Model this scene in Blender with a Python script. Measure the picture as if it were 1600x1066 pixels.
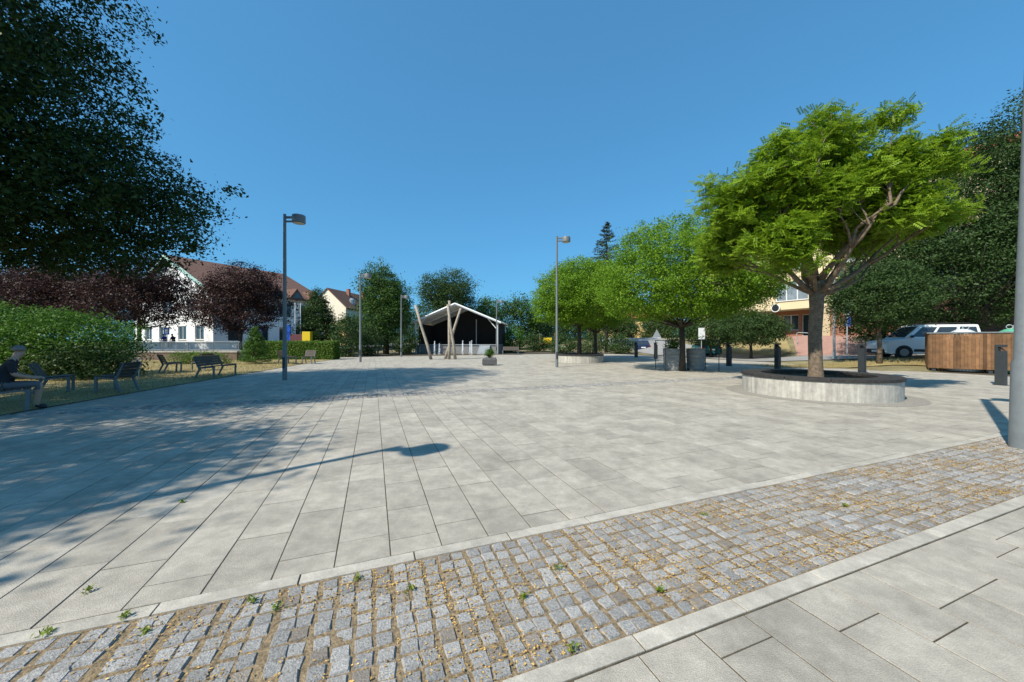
import bpy, bmesh, math, random
import numpy as np
from mathutils import Vector, Matrix
random.seed(7); RNG = np.random.default_rng(11)
R = math.radians
for o in list(bpy.data.objects): bpy.data.objects.remove(o)
SC = bpy.context.scene
COL = SC.collection
# ------------------------------------------------------------------ camera
EYE = 1.45; FPX = 565.0; HZ = 533.0
cam = bpy.data.objects.new('camera', bpy.data.cameras.new('camera')); COL.objects.link(cam)
cam.location = (0, 0, EYE); cam.rotation_euler = (R(90), 0, 0)
cam.data.sensor_width = 36; cam.data.lens = 36 * FPX / 1600
cam.data.clip_start = 0.05; cam.data.clip_end = 6000
SC.camera = cam
# ------------------------------------------------------------------ light
SUN_EL = 46.0; SH = Vector((0.749, 0.663))          # direction in which shadows fall
world = bpy.data.worlds.new('World'); SC.world = world; world.use_nodes = True
wn = world.node_tree.nodes; wl = world.node_tree.links
sky = wn.new('ShaderNodeTexSky'); sky.sky_type = 'NISHITA'; sky.sun_disc = False
sky.sun_elevation = R(SUN_EL); sky.sun_rotation = math.atan2(-SH.x, -SH.y)
sky.altitude = 300; sky.air_density = 1.0; sky.dust_density = 1.2; sky.ozone_density = 1.3
gm = wn.new('ShaderNodeGamma'); gm.inputs[1].default_value = 0.5; wl.new(sky.outputs[0], gm.inputs[0])
tn = wn.new('ShaderNodeMix'); tn.data_type = 'RGBA'; tn.blend_type = 'MULTIPLY'; tn.inputs[0].default_value = 1; tn.inputs[7].default_value = (0.47, 1.28, 1.95, 1)   # clear summer blue
wl.new(gm.outputs[0], tn.inputs[6]); wl.new(tn.outputs[2], wn['Background'].inputs[0]); wn['Background'].inputs[1].default_value = 0.15
sd = bpy.data.lights.new('sun', 'SUN'); sd.energy = 5.0; sd.angle = R(0.53); sd.color = (1.0, 0.93, 0.81)
sun = bpy.data.objects.new('sun', sd); COL.objects.link(sun)
ce, se = math.cos(R(SUN_EL)), math.sin(R(SUN_EL))
sun.rotation_euler = Vector((-SH.x * ce, -SH.y * ce, se)).to_track_quat('Z', 'Y').to_euler()
sun.location = (-20, -20, 40)
vs = SC.view_settings; vs.view_transform = 'Standard'; vs.look = 'None'; vs.exposure = 0.30; vs.gamma = 1.0
# ------------------------------------------------------------------ helpers
def G(px, py, z=0.0):
    y = FPX * (EYE - z) / (py - HZ); return Vector(((px - 800) / FPX * y, y, z))
def sstep(a, b, x):
    t = min(1, max(0, (x - a) / (b - a))); return t * t * (3 - 2 * t)
FP = Vector((27.3, 37.0)); FE = Vector((0.41, -0.912))
def terr(x, y):
    s = (x - FP.x) * -0.912 + (y - FP.y) * -0.41
    z = 0.5 * sstep(17, 21, x) * sstep(16.9, 19.4, y) * (1 - 0.0 * y)
    z2 = 1.4 * (1 - sstep(1.5, 9.0, s)) * sstep(14, 18, y)
    z1 = z * sstep(30, 24, y) if y > 24 else z
    z1 = max(z1, 0.5 * (1 - sstep(7.0, 11.0, s)) * sstep(14, 18, y))
    return z1 + z2
def mat(name, col, rough=0.8, var=0.0, vscale=3.0, bump=0.0, bscale=40.0, metal=0.0, isl=0.0, spec=0.4, col2=None, detail=6, speck=0.0, sscale=160.0):
    m = bpy.data.materials.new(name); m.use_nodes = True
    n = m.node_tree.nodes; l = m.node_tree.links; b = n['Principled BSDF']
    b.inputs['Roughness'].default_value = rough; b.inputs['Metallic'].default_value = metal
    b.inputs['Specular IOR Level'].default_value = spec
    c = (*col, 1); b.inputs['Base Color'].default_value = c
    out = None
    tc = n.new('ShaderNodeTexCoord')
    if var > 0 or col2:
        no = n.new('ShaderNodeTexNoise'); no.inputs['Scale'].default_value = vscale; no.inputs['Detail'].default_value = detail
        no.inputs['Roughness'].default_value = 0.65
        geo0 = n.new('ShaderNodeNewGeometry'); l.new(geo0.outputs['Position'], no.inputs['Vector'])
        rp = n.new('ShaderNodeValToRGB'); rp.color_ramp.elements[0].position = 0.32; rp.color_ramp.elements[1].position = 0.68
        a = tuple(x * (1 - var) for x in col); d = col2 if col2 else tuple(min(1, x * (1 + var)) for x in col)
        rp.color_ramp.elements[0].color = (*a, 1); rp.color_ramp.elements[1].color = (*d, 1)
        l.new(no.outputs['Fac'], rp.inputs['Fac']); out = rp.outputs['Color']
    if isl > 0:
        geo = n.new('ShaderNodeNewGeometry'); oi = n.new('ShaderNodeObjectInfo')
        ad = n.new('ShaderNodeMath'); ad.operation = 'ADD'; l.new(geo.outputs['Random Per Island'], ad.inputs[0]); l.new(oi.outputs['Random'], ad.inputs[1])
        fr = n.new('ShaderNodeMath'); fr.operation = 'FRACT'; l.new(ad.outputs[0], fr.inputs[0])
        mr = n.new('ShaderNodeMapRange'); mr.inputs['To Min'].default_value = 1 - isl; mr.inputs['To Max'].default_value = 1 + isl
        l.new(fr.outputs[0], mr.inputs['Value'])
        mx = n.new('ShaderNodeMix'); mx.data_type = 'RGBA'; mx.blend_type = 'MULTIPLY'; mx.inputs[0].default_value = 1
        if out: l.new(out, mx.inputs[6])
        else: mx.inputs[6].default_value = c
        l.new(mr.outputs[0], mx.inputs[7]); out = mx.outputs[2]
    if speck > 0:
        n3 = n.new('ShaderNodeTexNoise'); n3.inputs['Scale'].default_value = sscale; n3.inputs['Detail'].default_value = 3
        g3 = n.new('ShaderNodeNewGeometry'); l.new(g3.outputs['Position'], n3.inputs['Vector'])
        n4 = n.new('ShaderNodeTexNoise'); n4.inputs['Scale'].default_value = 7.0; n4.inputs['Detail'].default_value = 8; n4.inputs['Roughness'].default_value = 0.75
        l.new(g3.outputs['Position'], n4.inputs['Vector'])
        m3 = n.new('ShaderNodeMapRange'); m3.inputs['From Min'].default_value = 0.3; m3.inputs['From Max'].default_value = 0.7; m3.inputs['To Min'].default_value = 1 - speck; m3.inputs['To Max'].default_value = 1 + speck
        m4 = n.new('ShaderNodeMapRange'); m4.inputs['From Min'].default_value = 0.42; m4.inputs['From Max'].default_value = 0.72; m4.inputs['To Min'].default_value = 0.94; m4.inputs['To Max'].default_value = 1.30
        l.new(n3.outputs['Fac'], m3.inputs['Value']); l.new(n4.outputs['Fac'], m4.inputs['Value'])
        mm = n.new('ShaderNodeMath'); mm.operation = 'MULTIPLY'; l.new(m3.outputs[0], mm.inputs[0]); l.new(m4.outputs[0], mm.inputs[1])
        mx3 = n.new('ShaderNodeMix'); mx3.data_type = 'RGBA'; mx3.blend_type = 'MULTIPLY'; mx3.inputs[0].default_value = 1
        if out: l.new(out, mx3.inputs[6])
        else: mx3.inputs[6].default_value = c
        l.new(mm.outputs[0], mx3.inputs[7]); out = mx3.outputs[2]
    if out: l.new(out, b.inputs['Base Color'])
    if bump > 0:
        n2 = n.new('ShaderNodeTexNoise'); n2.inputs['Scale'].default_value = bscale; n2.inputs['Detail'].default_value = 5
        geo1 = n.new('ShaderNodeNewGeometry'); l.new(geo1.outputs['Position'], n2.inputs['Vector'])
        bp = n.new('ShaderNodeBump'); bp.inputs['Strength'].default_value = bump; bp.inputs['Distance'].default_value = 0.01
        l.new(n2.outputs['Fac'], bp.inputs['Height']); l.new(bp.outputs[0], b.inputs['Normal'])
    return m
def leafmat(name, c1, c2, trans=0.35, rough=0.5, clump=None):
    m = bpy.data.materials.new(name); m.use_nodes = True
    n = m.node_tree.nodes; l = m.node_tree.links; b = n['Principled BSDF']; b.inputs['Roughness'].default_value = rough
    b.inputs['Specular IOR Level'].default_value = 0.2
    geo = n.new('ShaderNodeNewGeometry'); no = n.new('ShaderNodeTexNoise'); no.inputs['Scale'].default_value = 0.9; no.inputs['Detail'].default_value = 2
    l.new(geo.outputs['Position'], no.inputs['Vector'])
    ad = n.new('ShaderNodeMath'); ad.operation = 'MULTIPLY_ADD'; ad.inputs[1].default_value = 0.55; l.new(geo.outputs['Random Per Island'], ad.inputs[0])
    mu = n.new('ShaderNodeMath'); mu.operation = 'MULTIPLY'; mu.inputs[1].default_value = 0.55; l.new(no.outputs['Fac'], mu.inputs[0]); l.new(mu.outputs[0], ad.inputs[2])
    rp = n.new('ShaderNodeValToRGB'); rp.color_ramp.elements[0].position = 0.15; rp.color_ramp.elements[1].position = 0.85
    rp.color_ramp.elements[0].color = (*c1, 1); rp.color_ramp.elements[1].color = (*c2, 1); l.new(ad.outputs[0], rp.inputs['Fac'])
    l.new(rp.outputs[0], b.inputs['Base Color'])
    t = n.new('ShaderNodeBsdfTranslucent'); l.new(rp.outputs[0], t.inputs['Color'])
    mx = n.new('ShaderNodeMixShader'); mx.inputs[0].default_value = trans; l.new(b.outputs[0], mx.inputs[1]); l.new(t.outputs[0], mx.inputs[2])
    l.new(mx.outputs[0], n['Material Output'].inputs['Surface']); return m
class MB:
    def __init__(s): s.v = []; s.f = []
    def add(s, vs, fs):
        k = len(s.v); s.v += [tuple(v) for v in vs]; s.f += [tuple(i + k for i in f) for f in fs]; return s
    def box(s, c, d, rz=0.0, M=None):
        x, y, z = d[0] / 2, d[1] / 2, d[2] / 2
        p = [Vector((a, b, e)) for e in (-z, z) for a, b in ((-x, -y), (x, -y), (x, y), (-x, y))]
        m = Matrix.Translation(Vector(c)) @ (M if M else Matrix.Rotation(rz, 4, 'Z'))
        return s.add([m @ q for q in p], [(3, 2, 1, 0), (4, 5, 6, 7), (0, 1, 5, 4), (1, 2, 6, 5), (2, 3, 7, 6), (3, 0, 4, 7)])
    def b6(s, x0, x1, y0, y1, z0, z1): return s.box(((x0 + x1) / 2, (y0 + y1) / 2, (z0 + z1) / 2), (x1 - x0, y1 - y0, z1 - z0))
    def tube(s, pts, rad, n=8, cap=True):
        pts = [Vector(p) for p in pts]
        if not hasattr(rad, '__len__'): rad = [rad] * len(pts)
        rings = []; k0 = len(s.v); vs = []; fs = []
        pd = None
        for i, p in enumerate(pts):
            d = (pts[min(i + 1, len(pts) - 1)] - pts[max(i - 1, 0)]).normalized()
            q = d.to_track_quat('Z', 'Y') if pd is None else pd.rotation_difference(d) @ q
            pd = d
            for j in range(n):
                a = 2 * math.pi * j / n; vs.append(p + q @ Vector((math.cos(a) * rad[i], math.sin(a) * rad[i], 0)))
        for i in range(len(pts) - 1):
            for j in range(n): fs.append((i * n + j, i * n + (j + 1) % n, (i + 1) * n + (j + 1) % n, (i + 1) * n + j))
        if cap:
            fs.append(tuple(range(n - 1, -1, -1))); fs.append(tuple((len(pts) - 1) * n + j for j in range(n)))
        return s.add(vs, fs)
    def lathe(s, prof, n=24, c=(0, 0, 0)):
        vs = []; fs = []
        for r, z in prof:
            for j in range(n):
                a = 2 * math.pi * j / n; vs.append((c[0] + r * math.cos(a), c[1] + r * math.sin(a), c[2] + z))
        for i in range(len(prof) - 1):
            for j in range(n): fs.append((i * n + j, i * n + (j + 1) % n, (i + 1) * n + (j + 1) % n, (i + 1) * n + j))
        fs.append(tuple(range(n - 1, -1, -1))); fs.append(tuple((len(prof) - 1) * n + j for j in range(n)))
        return s.add(vs, fs)
    def poly(s, pts, z0, z1):          # vertical prism
        n = len(pts); vs = [(p[0], p[1], z0) for p in pts] + [(p[0], p[1], z1) for p in pts]
        fs = [tuple(range(n - 1, -1, -1)), tuple(range(n, 2 * n))] + [(i, (i + 1) % n, n + (i + 1) % n, n + i) for i in range(n)]
        return s.add(vs, fs)
    def prof(s, pts, y0, y1):          # x-z profile extruded along y
        n = len(pts); vs = [(p[0], y0, p[1]) for p in pts] + [(p[0], y1, p[1]) for p in pts]
        fs = [tuple(range(n)), tuple(range(2 * n - 1, n - 1, -1))] + [((i + 1) % n, i, n + i, n + (i + 1) % n) for i in range(n)]
        return s.add(vs, fs)
    def facade(s, x0, x1, z0, z1, y0, y1, ops):
        xs = sorted({x0, x1} | {a for o in ops for a in o[:2]}); zs = sorted({z0, z1} | {a for o in ops for a in o[2:4]})
        xs = [x for x in xs if x0 <= x <= x1]; zs = [z for z in zs if z0 <= z <= z1]
        for i in range(len(xs) - 1):
            run = None
            for j in range(len(zs) - 1):
                cx, cz = (xs[i] + xs[i + 1]) / 2, (zs[j] + zs[j + 1]) / 2
                hole = any(o[0] < cx < o[1] and o[2] < cz < o[3] for o in ops)
                if hole:
                    if run is not None: s.b6(xs[i], xs[i + 1], y0, y1, run, zs[j]); run = None
                elif run is None: run = zs[j]
            if run is not None: s.b6(xs[i], xs[i + 1], y0, y1, run, z1)
        return s
    def mesh(s, name):
        m = bpy.data.meshes.new(name); m.from_pydata(s.v, [], s.f); m.update(); return m
    def build(s, name, m, parent=None, smooth=False, bevel=0.0):
        me = s.mesh(name); me.materials.append(m)
        if smooth:
            me.polygons.foreach_set('use_smooth', [True] * len(me.polygons))
        o = link(name, me, parent)
        if bevel:
            bv = o.modifiers.new('bevel', 'BEVEL'); bv.width = bevel; bv.segments = 2; bv.limit_method = 'ANGLE'; bv.angle_limit = R(35)
        return o
def smooth_by_angle(o, deg=40):
    me = o.data
    me.polygons.foreach_set('use_smooth', [True] * len(me.polygons))
    bm = bmesh.new(); bm.from_mesh(me)
    for e in bm.edges:
        if len(e.link_faces) == 2 and e.calc_face_angle(0) > R(deg): e.smooth = False
    bm.to_mesh(me); bm.free()
def link(name, me, parent=None):
    o = bpy.data.objects.new(name, me); COL.objects.link(o)
    if parent is not None: o.parent = parent
    return o
def tag(o, label=None, cat=None, group=None, kind=None):
    if label: o['label'] = label
    if cat: o['category'] = cat
    if group: o['group'] = group
    if kind: o['kind'] = kind
    return o
def thing(name, label, cat, loc=(0, 0, 0), rz=0.0, group=None):
    o = bpy.data.objects.new(name, None); COL.objects.link(o); o.empty_display_size = 0.2
    o.location = loc; o.rotation_euler = (0, 0, rz); return tag(o, label, cat, group)
def copy_tree(o, parent=None):
    c = o.copy(); COL.objects.link(c); c.parent = parent
    for ch in list(o.children): copy_tree(ch, c)
    return c
def on(x, y, d=0.0): return Vector((x, y, terr(x, y) + d))
# ------------------------------------------------------------------ materials
M = {}
M['slab'] = mat('concrete_slab', (0.355, 0.322, 0.268), 0.85, 0.20, 1.9, 0.5, 150, isl=0.10, detail=12, speck=0.18)
M['kerb'] = mat('kerb_concrete', (0.40, 0.367, 0.31), 0.85, 0.18, 3.0, 0.3, 120, isl=0.08, speck=0.14)
M['joint'] = mat('joint_sand', (0.075, 0.06, 0.038), 0.95, 0.45, 10, 0.5, 90)
M['cobble'] = mat('granite_sett', (0.31, 0.297, 0.28), 0.7, 0.40, 85, 0.8, 130, isl=0.22)
M['cobble2'] = mat('brown_sett', (0.25, 0.215, 0.18), 0.75, 0.25, 60, 0.8, 130, isl=0.15)
M['litter'] = mat('dry_litter', (0.46, 0.29, 0.09), 0.9, 0.4, 9, isl=0.4)
M['grit'] = mat('sett_grit', (0.23, 0.17, 0.10), 0.95, 0.55, 45, 1.0, 90)
M['dry'] = mat('dry_grass', (0.30, 0.23, 0.095), 0.95, 0.3, 0.9, 0.9, 30, col2=(0.36, 0.29, 0.13))
M['blade'] = leafmat('grass_blades', (0.30, 0.22, 0.075), (0.42, 0.34, 0.15), 0.3, 0.7)
M['weed'] = leafmat('weed_leaf', (0.12, 0.19, 0.02), (0.24, 0.30, 0.04), 0.35)
M['ground'] = mat('ground_soil', (0.20, 0.17, 0.085), 0.95, 0.35, 0.5, 0.6, 12)
M['asphalt'] = mat('pale_asphalt', (0.26, 0.255, 0.245), 0.9, 0.12, 1.2, 0.4, 120)
M['redpave'] = mat('red_paving', (0.36, 0.21, 0.17), 0.9, 0.12, 2, 0.3, 60)
M['conc'] = mat('planter_concrete', (0.41, 0.385, 0.335), 0.85, 0.30, 1.0, 0.3, 60, speck=0.08)
_n = M['conc'].node_tree.nodes; _t = next(x for x in _n if x.type == 'TEX_NOISE'); _g = _t.inputs['Vector'].links[0].from_socket
_m = _n.new('ShaderNodeMapping'); _m.inputs['Scale'].default_value = (9, 9, 0.7); M['conc'].node_tree.links.new(_g, _m.inputs['Vector']); M['conc'].node_tree.links.new(_m.outputs[0], _t.inputs['Vector'])   # run-down streaks
M['cap'] = mat('dark_cap', (0.035, 0.032, 0.03), 0.75, 0.4, 12, 0.6, 60)
M['soil'] = mat('soil', (0.09, 0.07, 0.045), 0.95, 0.4, 8, 0.9, 30)
M['metal'] = mat('grey_paint', (0.16, 0.175, 0.18), 0.45, 0.1, 8)
M['metald'] = mat('dark_grey_paint', (0.035, 0.04, 0.043), 0.45, 0.1, 8)
M['galv'] = mat('galvanised', (0.42, 0.45, 0.47), 0.45, 0.12, 14, metal=0.35)
M['lens'] = mat('lamp_lens', (0.6, 0.6, 0.56), 0.3)
M['black'] = mat('black_paint', (0.018, 0.019, 0.021), 0.5)
M['bark'] = mat('bark', (0.17, 0.125, 0.085), 0.95, 0.45, 14, 1.0, 26)
M['barkd'] = mat('dark_bark', (0.07, 0.055, 0.042), 0.95, 0.4, 14, 1.0, 26)
M['log'] = mat('weathered_log', (0.34, 0.29, 0.23), 0.85, 0.25, 6, 0.6, 40)
M['wood'] = mat('brown_plank', (0.19, 0.098, 0.045), 0.85, 0.3, 5, 0.3, 60, isl=0.42)
M['slatw'] = mat('dark_slat', (0.06, 0.045, 0.036), 0.6, 0.25, 9, isl=0.15)
M['white'] = mat('white_render', (0.80, 0.80, 0.78), 0.85, 0.04, 0.6)
M['mint'] = mat('mint_trim', (0.36, 0.55, 0.47), 0.7)
M['cream'] = mat('cream_render', (0.72, 0.58, 0.36), 0.85, 0.06, 0.5)
M['yellowr'] = mat('yellow_render', (0.70, 0.50, 0.22), 0.85, 0.06, 0.5)
M['palecream'] = mat('pale_cream_render', (0.80, 0.70, 0.53), 0.85, 0.05, 0.5)
M['beige'] = mat('beige_column', (0.55, 0.42, 0.27), 0.8, 0.06, 1)
M['glass'] = mat('window_glass', (0.03, 0.04, 0.05), 0.08, spec=0.8)
M['glassl'] = mat('curtained_glass', (0.22, 0.25, 0.27), 0.15, 0.3, 1.3, spec=0.8)
M['frame'] = mat('white_frame', (0.75, 0.75, 0.73), 0.5)
M['stage'] = mat('dark_stage_cloth', (0.022, 0.020, 0.020), 0.9)
M['membrane'] = mat('canopy_membrane', (0.78, 0.74, 0.66), 0.6)
M['stagegrey'] = mat('stage_panel', (0.20, 0.20, 0.20), 0.8, 0.25, 9)
M['brownwall'] = mat('brown_stone_wall', (0.17, 0.115, 0.085), 0.9, 0.3, 2.5, 0.6, 20)
M['water'] = mat('foaming_water', (0.86, 0.89, 0.92), 0.35)
M['stone'] = mat('dark_stone', (0.09, 0.09, 0.09), 0.8, 0.3, 12, 0.5, 50)
M['tub'] = mat('grey_tub', (0.24, 0.245, 0.24), 0.7, 0.2, 6, 0.2, 50)
M['blue'] = mat('sign_blue', (0.02, 0.10, 0.50), 0.4)
M['signw'] = mat('sign_white', (0.78, 0.78, 0.78), 0.4)
M['yellow'] = mat('yellow_panel', (0.80, 0.55, 0.02), 0.5)
M['maroon'] = mat('maroon_panel', (0.14, 0.045, 0.05), 0.6)
M['rubber'] = mat('tyre_rubber', (0.02, 0.02, 0.02), 0.85)
M['rim'] = mat('wheel_rim', (0.38, 0.39, 0.40), 0.35, metal=0.6)
M['plastic'] = mat('black_plastic', (0.025, 0.025, 0.027), 0.6)
M['lampclear'] = mat('headlight', (0.6, 0.62, 0.65), 0.1, spec=0.9)
M['tail'] = mat('tail_light', (0.35, 0.01, 0.01), 0.2)
M['greencont'] = mat('green_container', (0.10, 0.36, 0.22), 0.5)
M['greycont'] = mat('pale_container', (0.55, 0.57, 0.58), 0.5)
def roofmat(name, c1, c2, sc):
    m = mat(name, c1, 0.85); n = m.node_tree.nodes; l = m.node_tree.links
    tc = n.new('ShaderNodeTexCoord'); b = n.new('ShaderNodeTexBrick'); b.inputs['Scale'].default_value = sc
    b.inputs['Color1'].default_value = (*c1, 1); b.inputs['Color2'].default_value = (*c2, 1); b.inputs['Mortar'].default_value = (*[x * 0.45 for x in c1], 1)
    b.inputs['Mortar Size'].default_value = 0.03; l.new(tc.outputs['Object'], b.inputs['Vector']); l.new(b.outputs['Color'], n['Principled BSDF'].inputs['Base Color'])
    return m
M['roof'] = roofmat('brown_roof_tiles', (0.15, 0.075, 0.052), (0.19, 0.10, 0.07), 2.2)
M['roofred'] = roofmat('red_roof_tiles', (0.40, 0.11, 0.05), (0.46, 0.14, 0.07), 2.2)
mb_ = mat('red_brick', (0.36, 0.12, 0.07), 0.9)
n_ = mb_.node_tree.nodes; tb = n_.new('ShaderNodeTexBrick'); tcx = n_.new('ShaderNodeTexCoord'); mp = n_.new('ShaderNodeMapping'); mp.inputs['Rotation'].default_value = (R(90), 0, 0)
tb.inputs['Scale'].default_value = 4; tb.inputs['Color1'].default_value = (0.38, 0.12, 0.07, 1); tb.inputs['Color2'].default_value = (0.30, 0.095, 0.055, 1); tb.inputs['Mortar'].default_value = (0.35, 0.28, 0.22, 1)
mb_.node_tree.links.new(tcx.outputs['Object'], mp.inputs['Vector']); mb_.node_tree.links.new(mp.outputs[0], tb.inputs['Vector']); mb_.node_tree.links.new(tb.outputs['Color'], n_['Principled BSDF'].inputs['Base Color'])
M['brick'] = mb_
M['gravel'] = mat('grey_gravel', (0.27, 0.25, 0.215), 0.95, 0.45, 55, 1.0, 80)
L = {}
L['dark'] = leafmat('hornbeam_leaf', (0.014, 0.034, 0.008), (0.04, 0.08, 0.014), 0.22)
L['locust'] = leafmat('locust_leaf', (0.12, 0.24, 0.014), (0.30, 0.43, 0.03), 0.42)
L['ball'] = leafmat('robinia_leaf', (0.075, 0.18, 0.012), (0.22, 0.37, 0.025), 0.38)
L['red'] = leafmat('copper_leaf', (0.028, 0.014, 0.012), (0.07, 0.033, 0.026), 0.22)
L['mid'] = leafmat('lime_leaf', (0.035, 0.085, 0.016), (0.085, 0.16, 0.03), 0.3)
L['deep'] = leafmat('maple_leaf', (0.028, 0.062, 0.016), (0.065, 0.115, 0.03), 0.28)
L['shrub'] = leafmat('shrub_leaf', (0.04, 0.11, 0.012), (0.11, 0.23, 0.025), 0.32)
L['hedge'] = leafmat('hedge_leaf', (0.06, 0.13, 0.016), (0.15, 0.25, 0.035), 0.3)
L['fir'] = leafmat('fir_needle', (0.05, 0.12, 0.02), (0.13, 0.24, 0.04), 0.2)
L['spruce'] = leafmat('spruce_needle', (0.04, 0.065, 0.035), (0.085, 0.11, 0.065), 0.15)
# ------------------------------------------------------------------ ground and terrain
def sheet(name, pts_l, pts_r, m, off, nx=10, parent=None, sub=6):
    vs = []; fs = []; rows = 0
    for i in range(len(pts_l) - 1):
        for k in range(sub + (1 if i == len(pts_l) - 2 else 0)):
            t = k / sub; a = Vector(pts_l[i]).lerp(Vector(pts_l[i + 1]), t); b = Vector(pts_r[i]).lerp(Vector(pts_r[i + 1]), t)
            for j in range(nx + 1):
                p = a.lerp(b, j / nx); vs.append((p.x, p.y, terr(p.x, p.y) + off))
            rows += 1
    for i in range(rows - 1):
        for j in range(nx): k = i * (nx + 1) + j; fs.append((k, k + 1, k + nx + 2, k + nx + 1))
    o = MB().add(vs, fs).build(name, m, parent, True)
    bm = bmesh.new(); bm.from_mesh(o.data); bmesh.ops.recalc_face_normals(bm, faces=bm.faces)
    if sum(f.normal.z for f in bm.faces) < 0: bmesh.ops.reverse_faces(bm, faces=bm.faces)
    bm.to_mesh(o.data); bm.free()
    if parent is None: tag(o, kind='structure')
    return o
xs = [-3000, -900, -300, -120] + list(range(-80, 0, 4)) + list(range(0, 60, 1)) + [64, 70, 80, 100, 140, 300, 900, 3000]
ys = [-3000, -900, -200, -60, -20] + list(range(-8, 12, 4)) + list(range(12, 48, 1)) + [52, 60, 70, 90, 120, 200, 400, 900, 3000]
vs_ = [(x, y, terr(x, y) - 0.035) for y in ys for x in xs]; nx_ = len(xs)
fs_ = [(j * nx_ + i, j * nx_ + i + 1, (j + 1) * nx_ + i + 1, (j + 1) * nx_ + i) for j in range(len(ys) - 1) for i in range(nx_ - 1)]
tag(MB().add(vs_, fs_).build('ground', M['ground'], None, True), kind='structure')
# paved square -------------------------------------------------------------
D1 = Vector((-0.358, 0.934)); D2 = Vector((0.934, 0.358))
def UV(u, v): return D1 * u + D2 * v
ROT = math.atan2(D2.y, D2.x)
def uvsheet(name, u0, u1, v0, v1, z, m, kind='structure'):
    c = [UV(u0, v0), UV(u0, v1), UV(u1, v1), UV(u1, v0)]
    o = MB().add([(p.x, p.y, z) for p in c], [(0, 1, 2, 3)]).build(name, m); return tag(o, kind=kind)
pv = MB()
for (u0, u1) in ((-6, 1.45), (2.47, 9.9), (10.5, 48)):
    pv.add([(*UV(u, v), -0.0036) for u, v in ((u0, -16), (u0, 27), (u1, 27), (u1, -16))], [(0, 1, 2, 3)])
pav = tag(pv.build('pavement', M['joint']), kind='structure')
strip = uvsheet('cobble_strip', 1.45, 2.47, -16, 27, -0.006, M['grit'])
band = uvsheet('cobble_band', 9.9, 10.5, -16, 27, -0.006, M['grit'])
def infront(p, marg=40):
    if p.y < 0.3: return False
    px = 800 + p.x / p.y * FPX; py = HZ + FPX * EYE / p.y
    return -marg < px < 1600 + marg and py < 1066 + marg
def slab_vf(l, w, h=0.05, b=0.0015):
    x, y = w / 2, l / 2
    v = [(-x, -y, -h), (x, -y, -h), (x, y, -h), (-x, y, -h), (-x, -y, -b), (x, -y, -b), (x, y, -b), (-x, y, -b), (-x + b, -y + b, 0), (x - b, -y + b, 0), (x - b, y - b, 0), (-x + b, y - b, 0)]
    f = [(8, 9, 10, 11)] + [(i, (i + 1) % 4, 4 + (i + 1) % 4, 4 + i) for i in range(4)] + [(4 + i, 4 + (i + 1) % 4, 8 + (i + 1) % 4, 8 + i) for i in range(4)]
    return v, f
slabs = []
W = 0.345; JT = 0.0075
def courses(u0, u1, v0, v1):
    v = v0
    while v < v1:
        u = u0 + 0.0; first = True
        while u < u1 - 0.05:
            ln = random.choice((0.5, 0.6, 0.6, 0.7)) if not first else random.choice((0.2, 0.3, 0.4, 0.5, 0.6)); first = False
            ln = min(ln, u1 - u)
            if u1 - u - ln < 0.12: ln = u1 - u
            slabs.append((u + ln / 2, v + W / 2, round(ln, 3))); u += ln
        v += W
courses(-1.2, 1.35, -3, 12); courses(2.57, 9.9, -13, 24); courses(10.5, 36, -13, 25)
slabs = [s for s in slabs if UV(s[0], s[1]).y > -0.5 and (s[0] < 14 or UV(s[0], s[1]).x < 26)]
def dist(s): p = UV(s[0], s[1]); return p.length if infront(p) else 1e6 + p.length
slabs.sort(key=dist)
cache = {}
rest = MB()
for i, (u, v, ln) in enumerate(slabs):
    p = UV(u, v); dz = random.uniform(-0.0012, 0.0014); rz = ROT + random.uniform(-0.003, 0.003)
    if i < 300:
        if ln not in cache:
            mm = MB().add(*slab_vf(ln - JT, W - JT)); me = mm.mesh('paving_slab'); me.materials.append(M['slab']); cache[ln] = me
        o = link('paving_slab', cache[ln], pav); o.location = (p.x, p.y, dz); o.rotation_euler = (random.uniform(-.002, .002), random.uniform(-.002, .002), rz)
    else:
        vv, ff = slab_vf(ln - JT, W - JT); m4 = Matrix.Translation((p.x, p.y, dz)) @ Matrix.Rotation(rz, 4, 'Z')
        rest.add([m4 @ Vector(q) for q in vv], ff)
tag(rest.build('paving_slabs_beyond', M['slab'], pav), kind='stuff')
# kerb stones along the cobble strip
kme = {}
for (uc, seed) in ((2.515, 0.1), (1.405, 0.35)):
    v = -8 + seed
    while v < 13:
        p = UV(uc, v + 0.34)
        if infront(p, 150):
            if 'k' not in kme:
                kme['k'] = MB().add(*slab_vf(0.095, 0.671, 0.06, 0.002)).mesh('kerb_stone'); kme['k'].materials.append(M['kerb'])
            o = link('kerb_stone', kme['k'], pav); o.location = (p.x, p.y, 0.004 + random.uniform(-.002, .002)); o.rotation_euler = (0, 0, ROT + random.uniform(-.004, .004))
        v += 0.68
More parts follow.
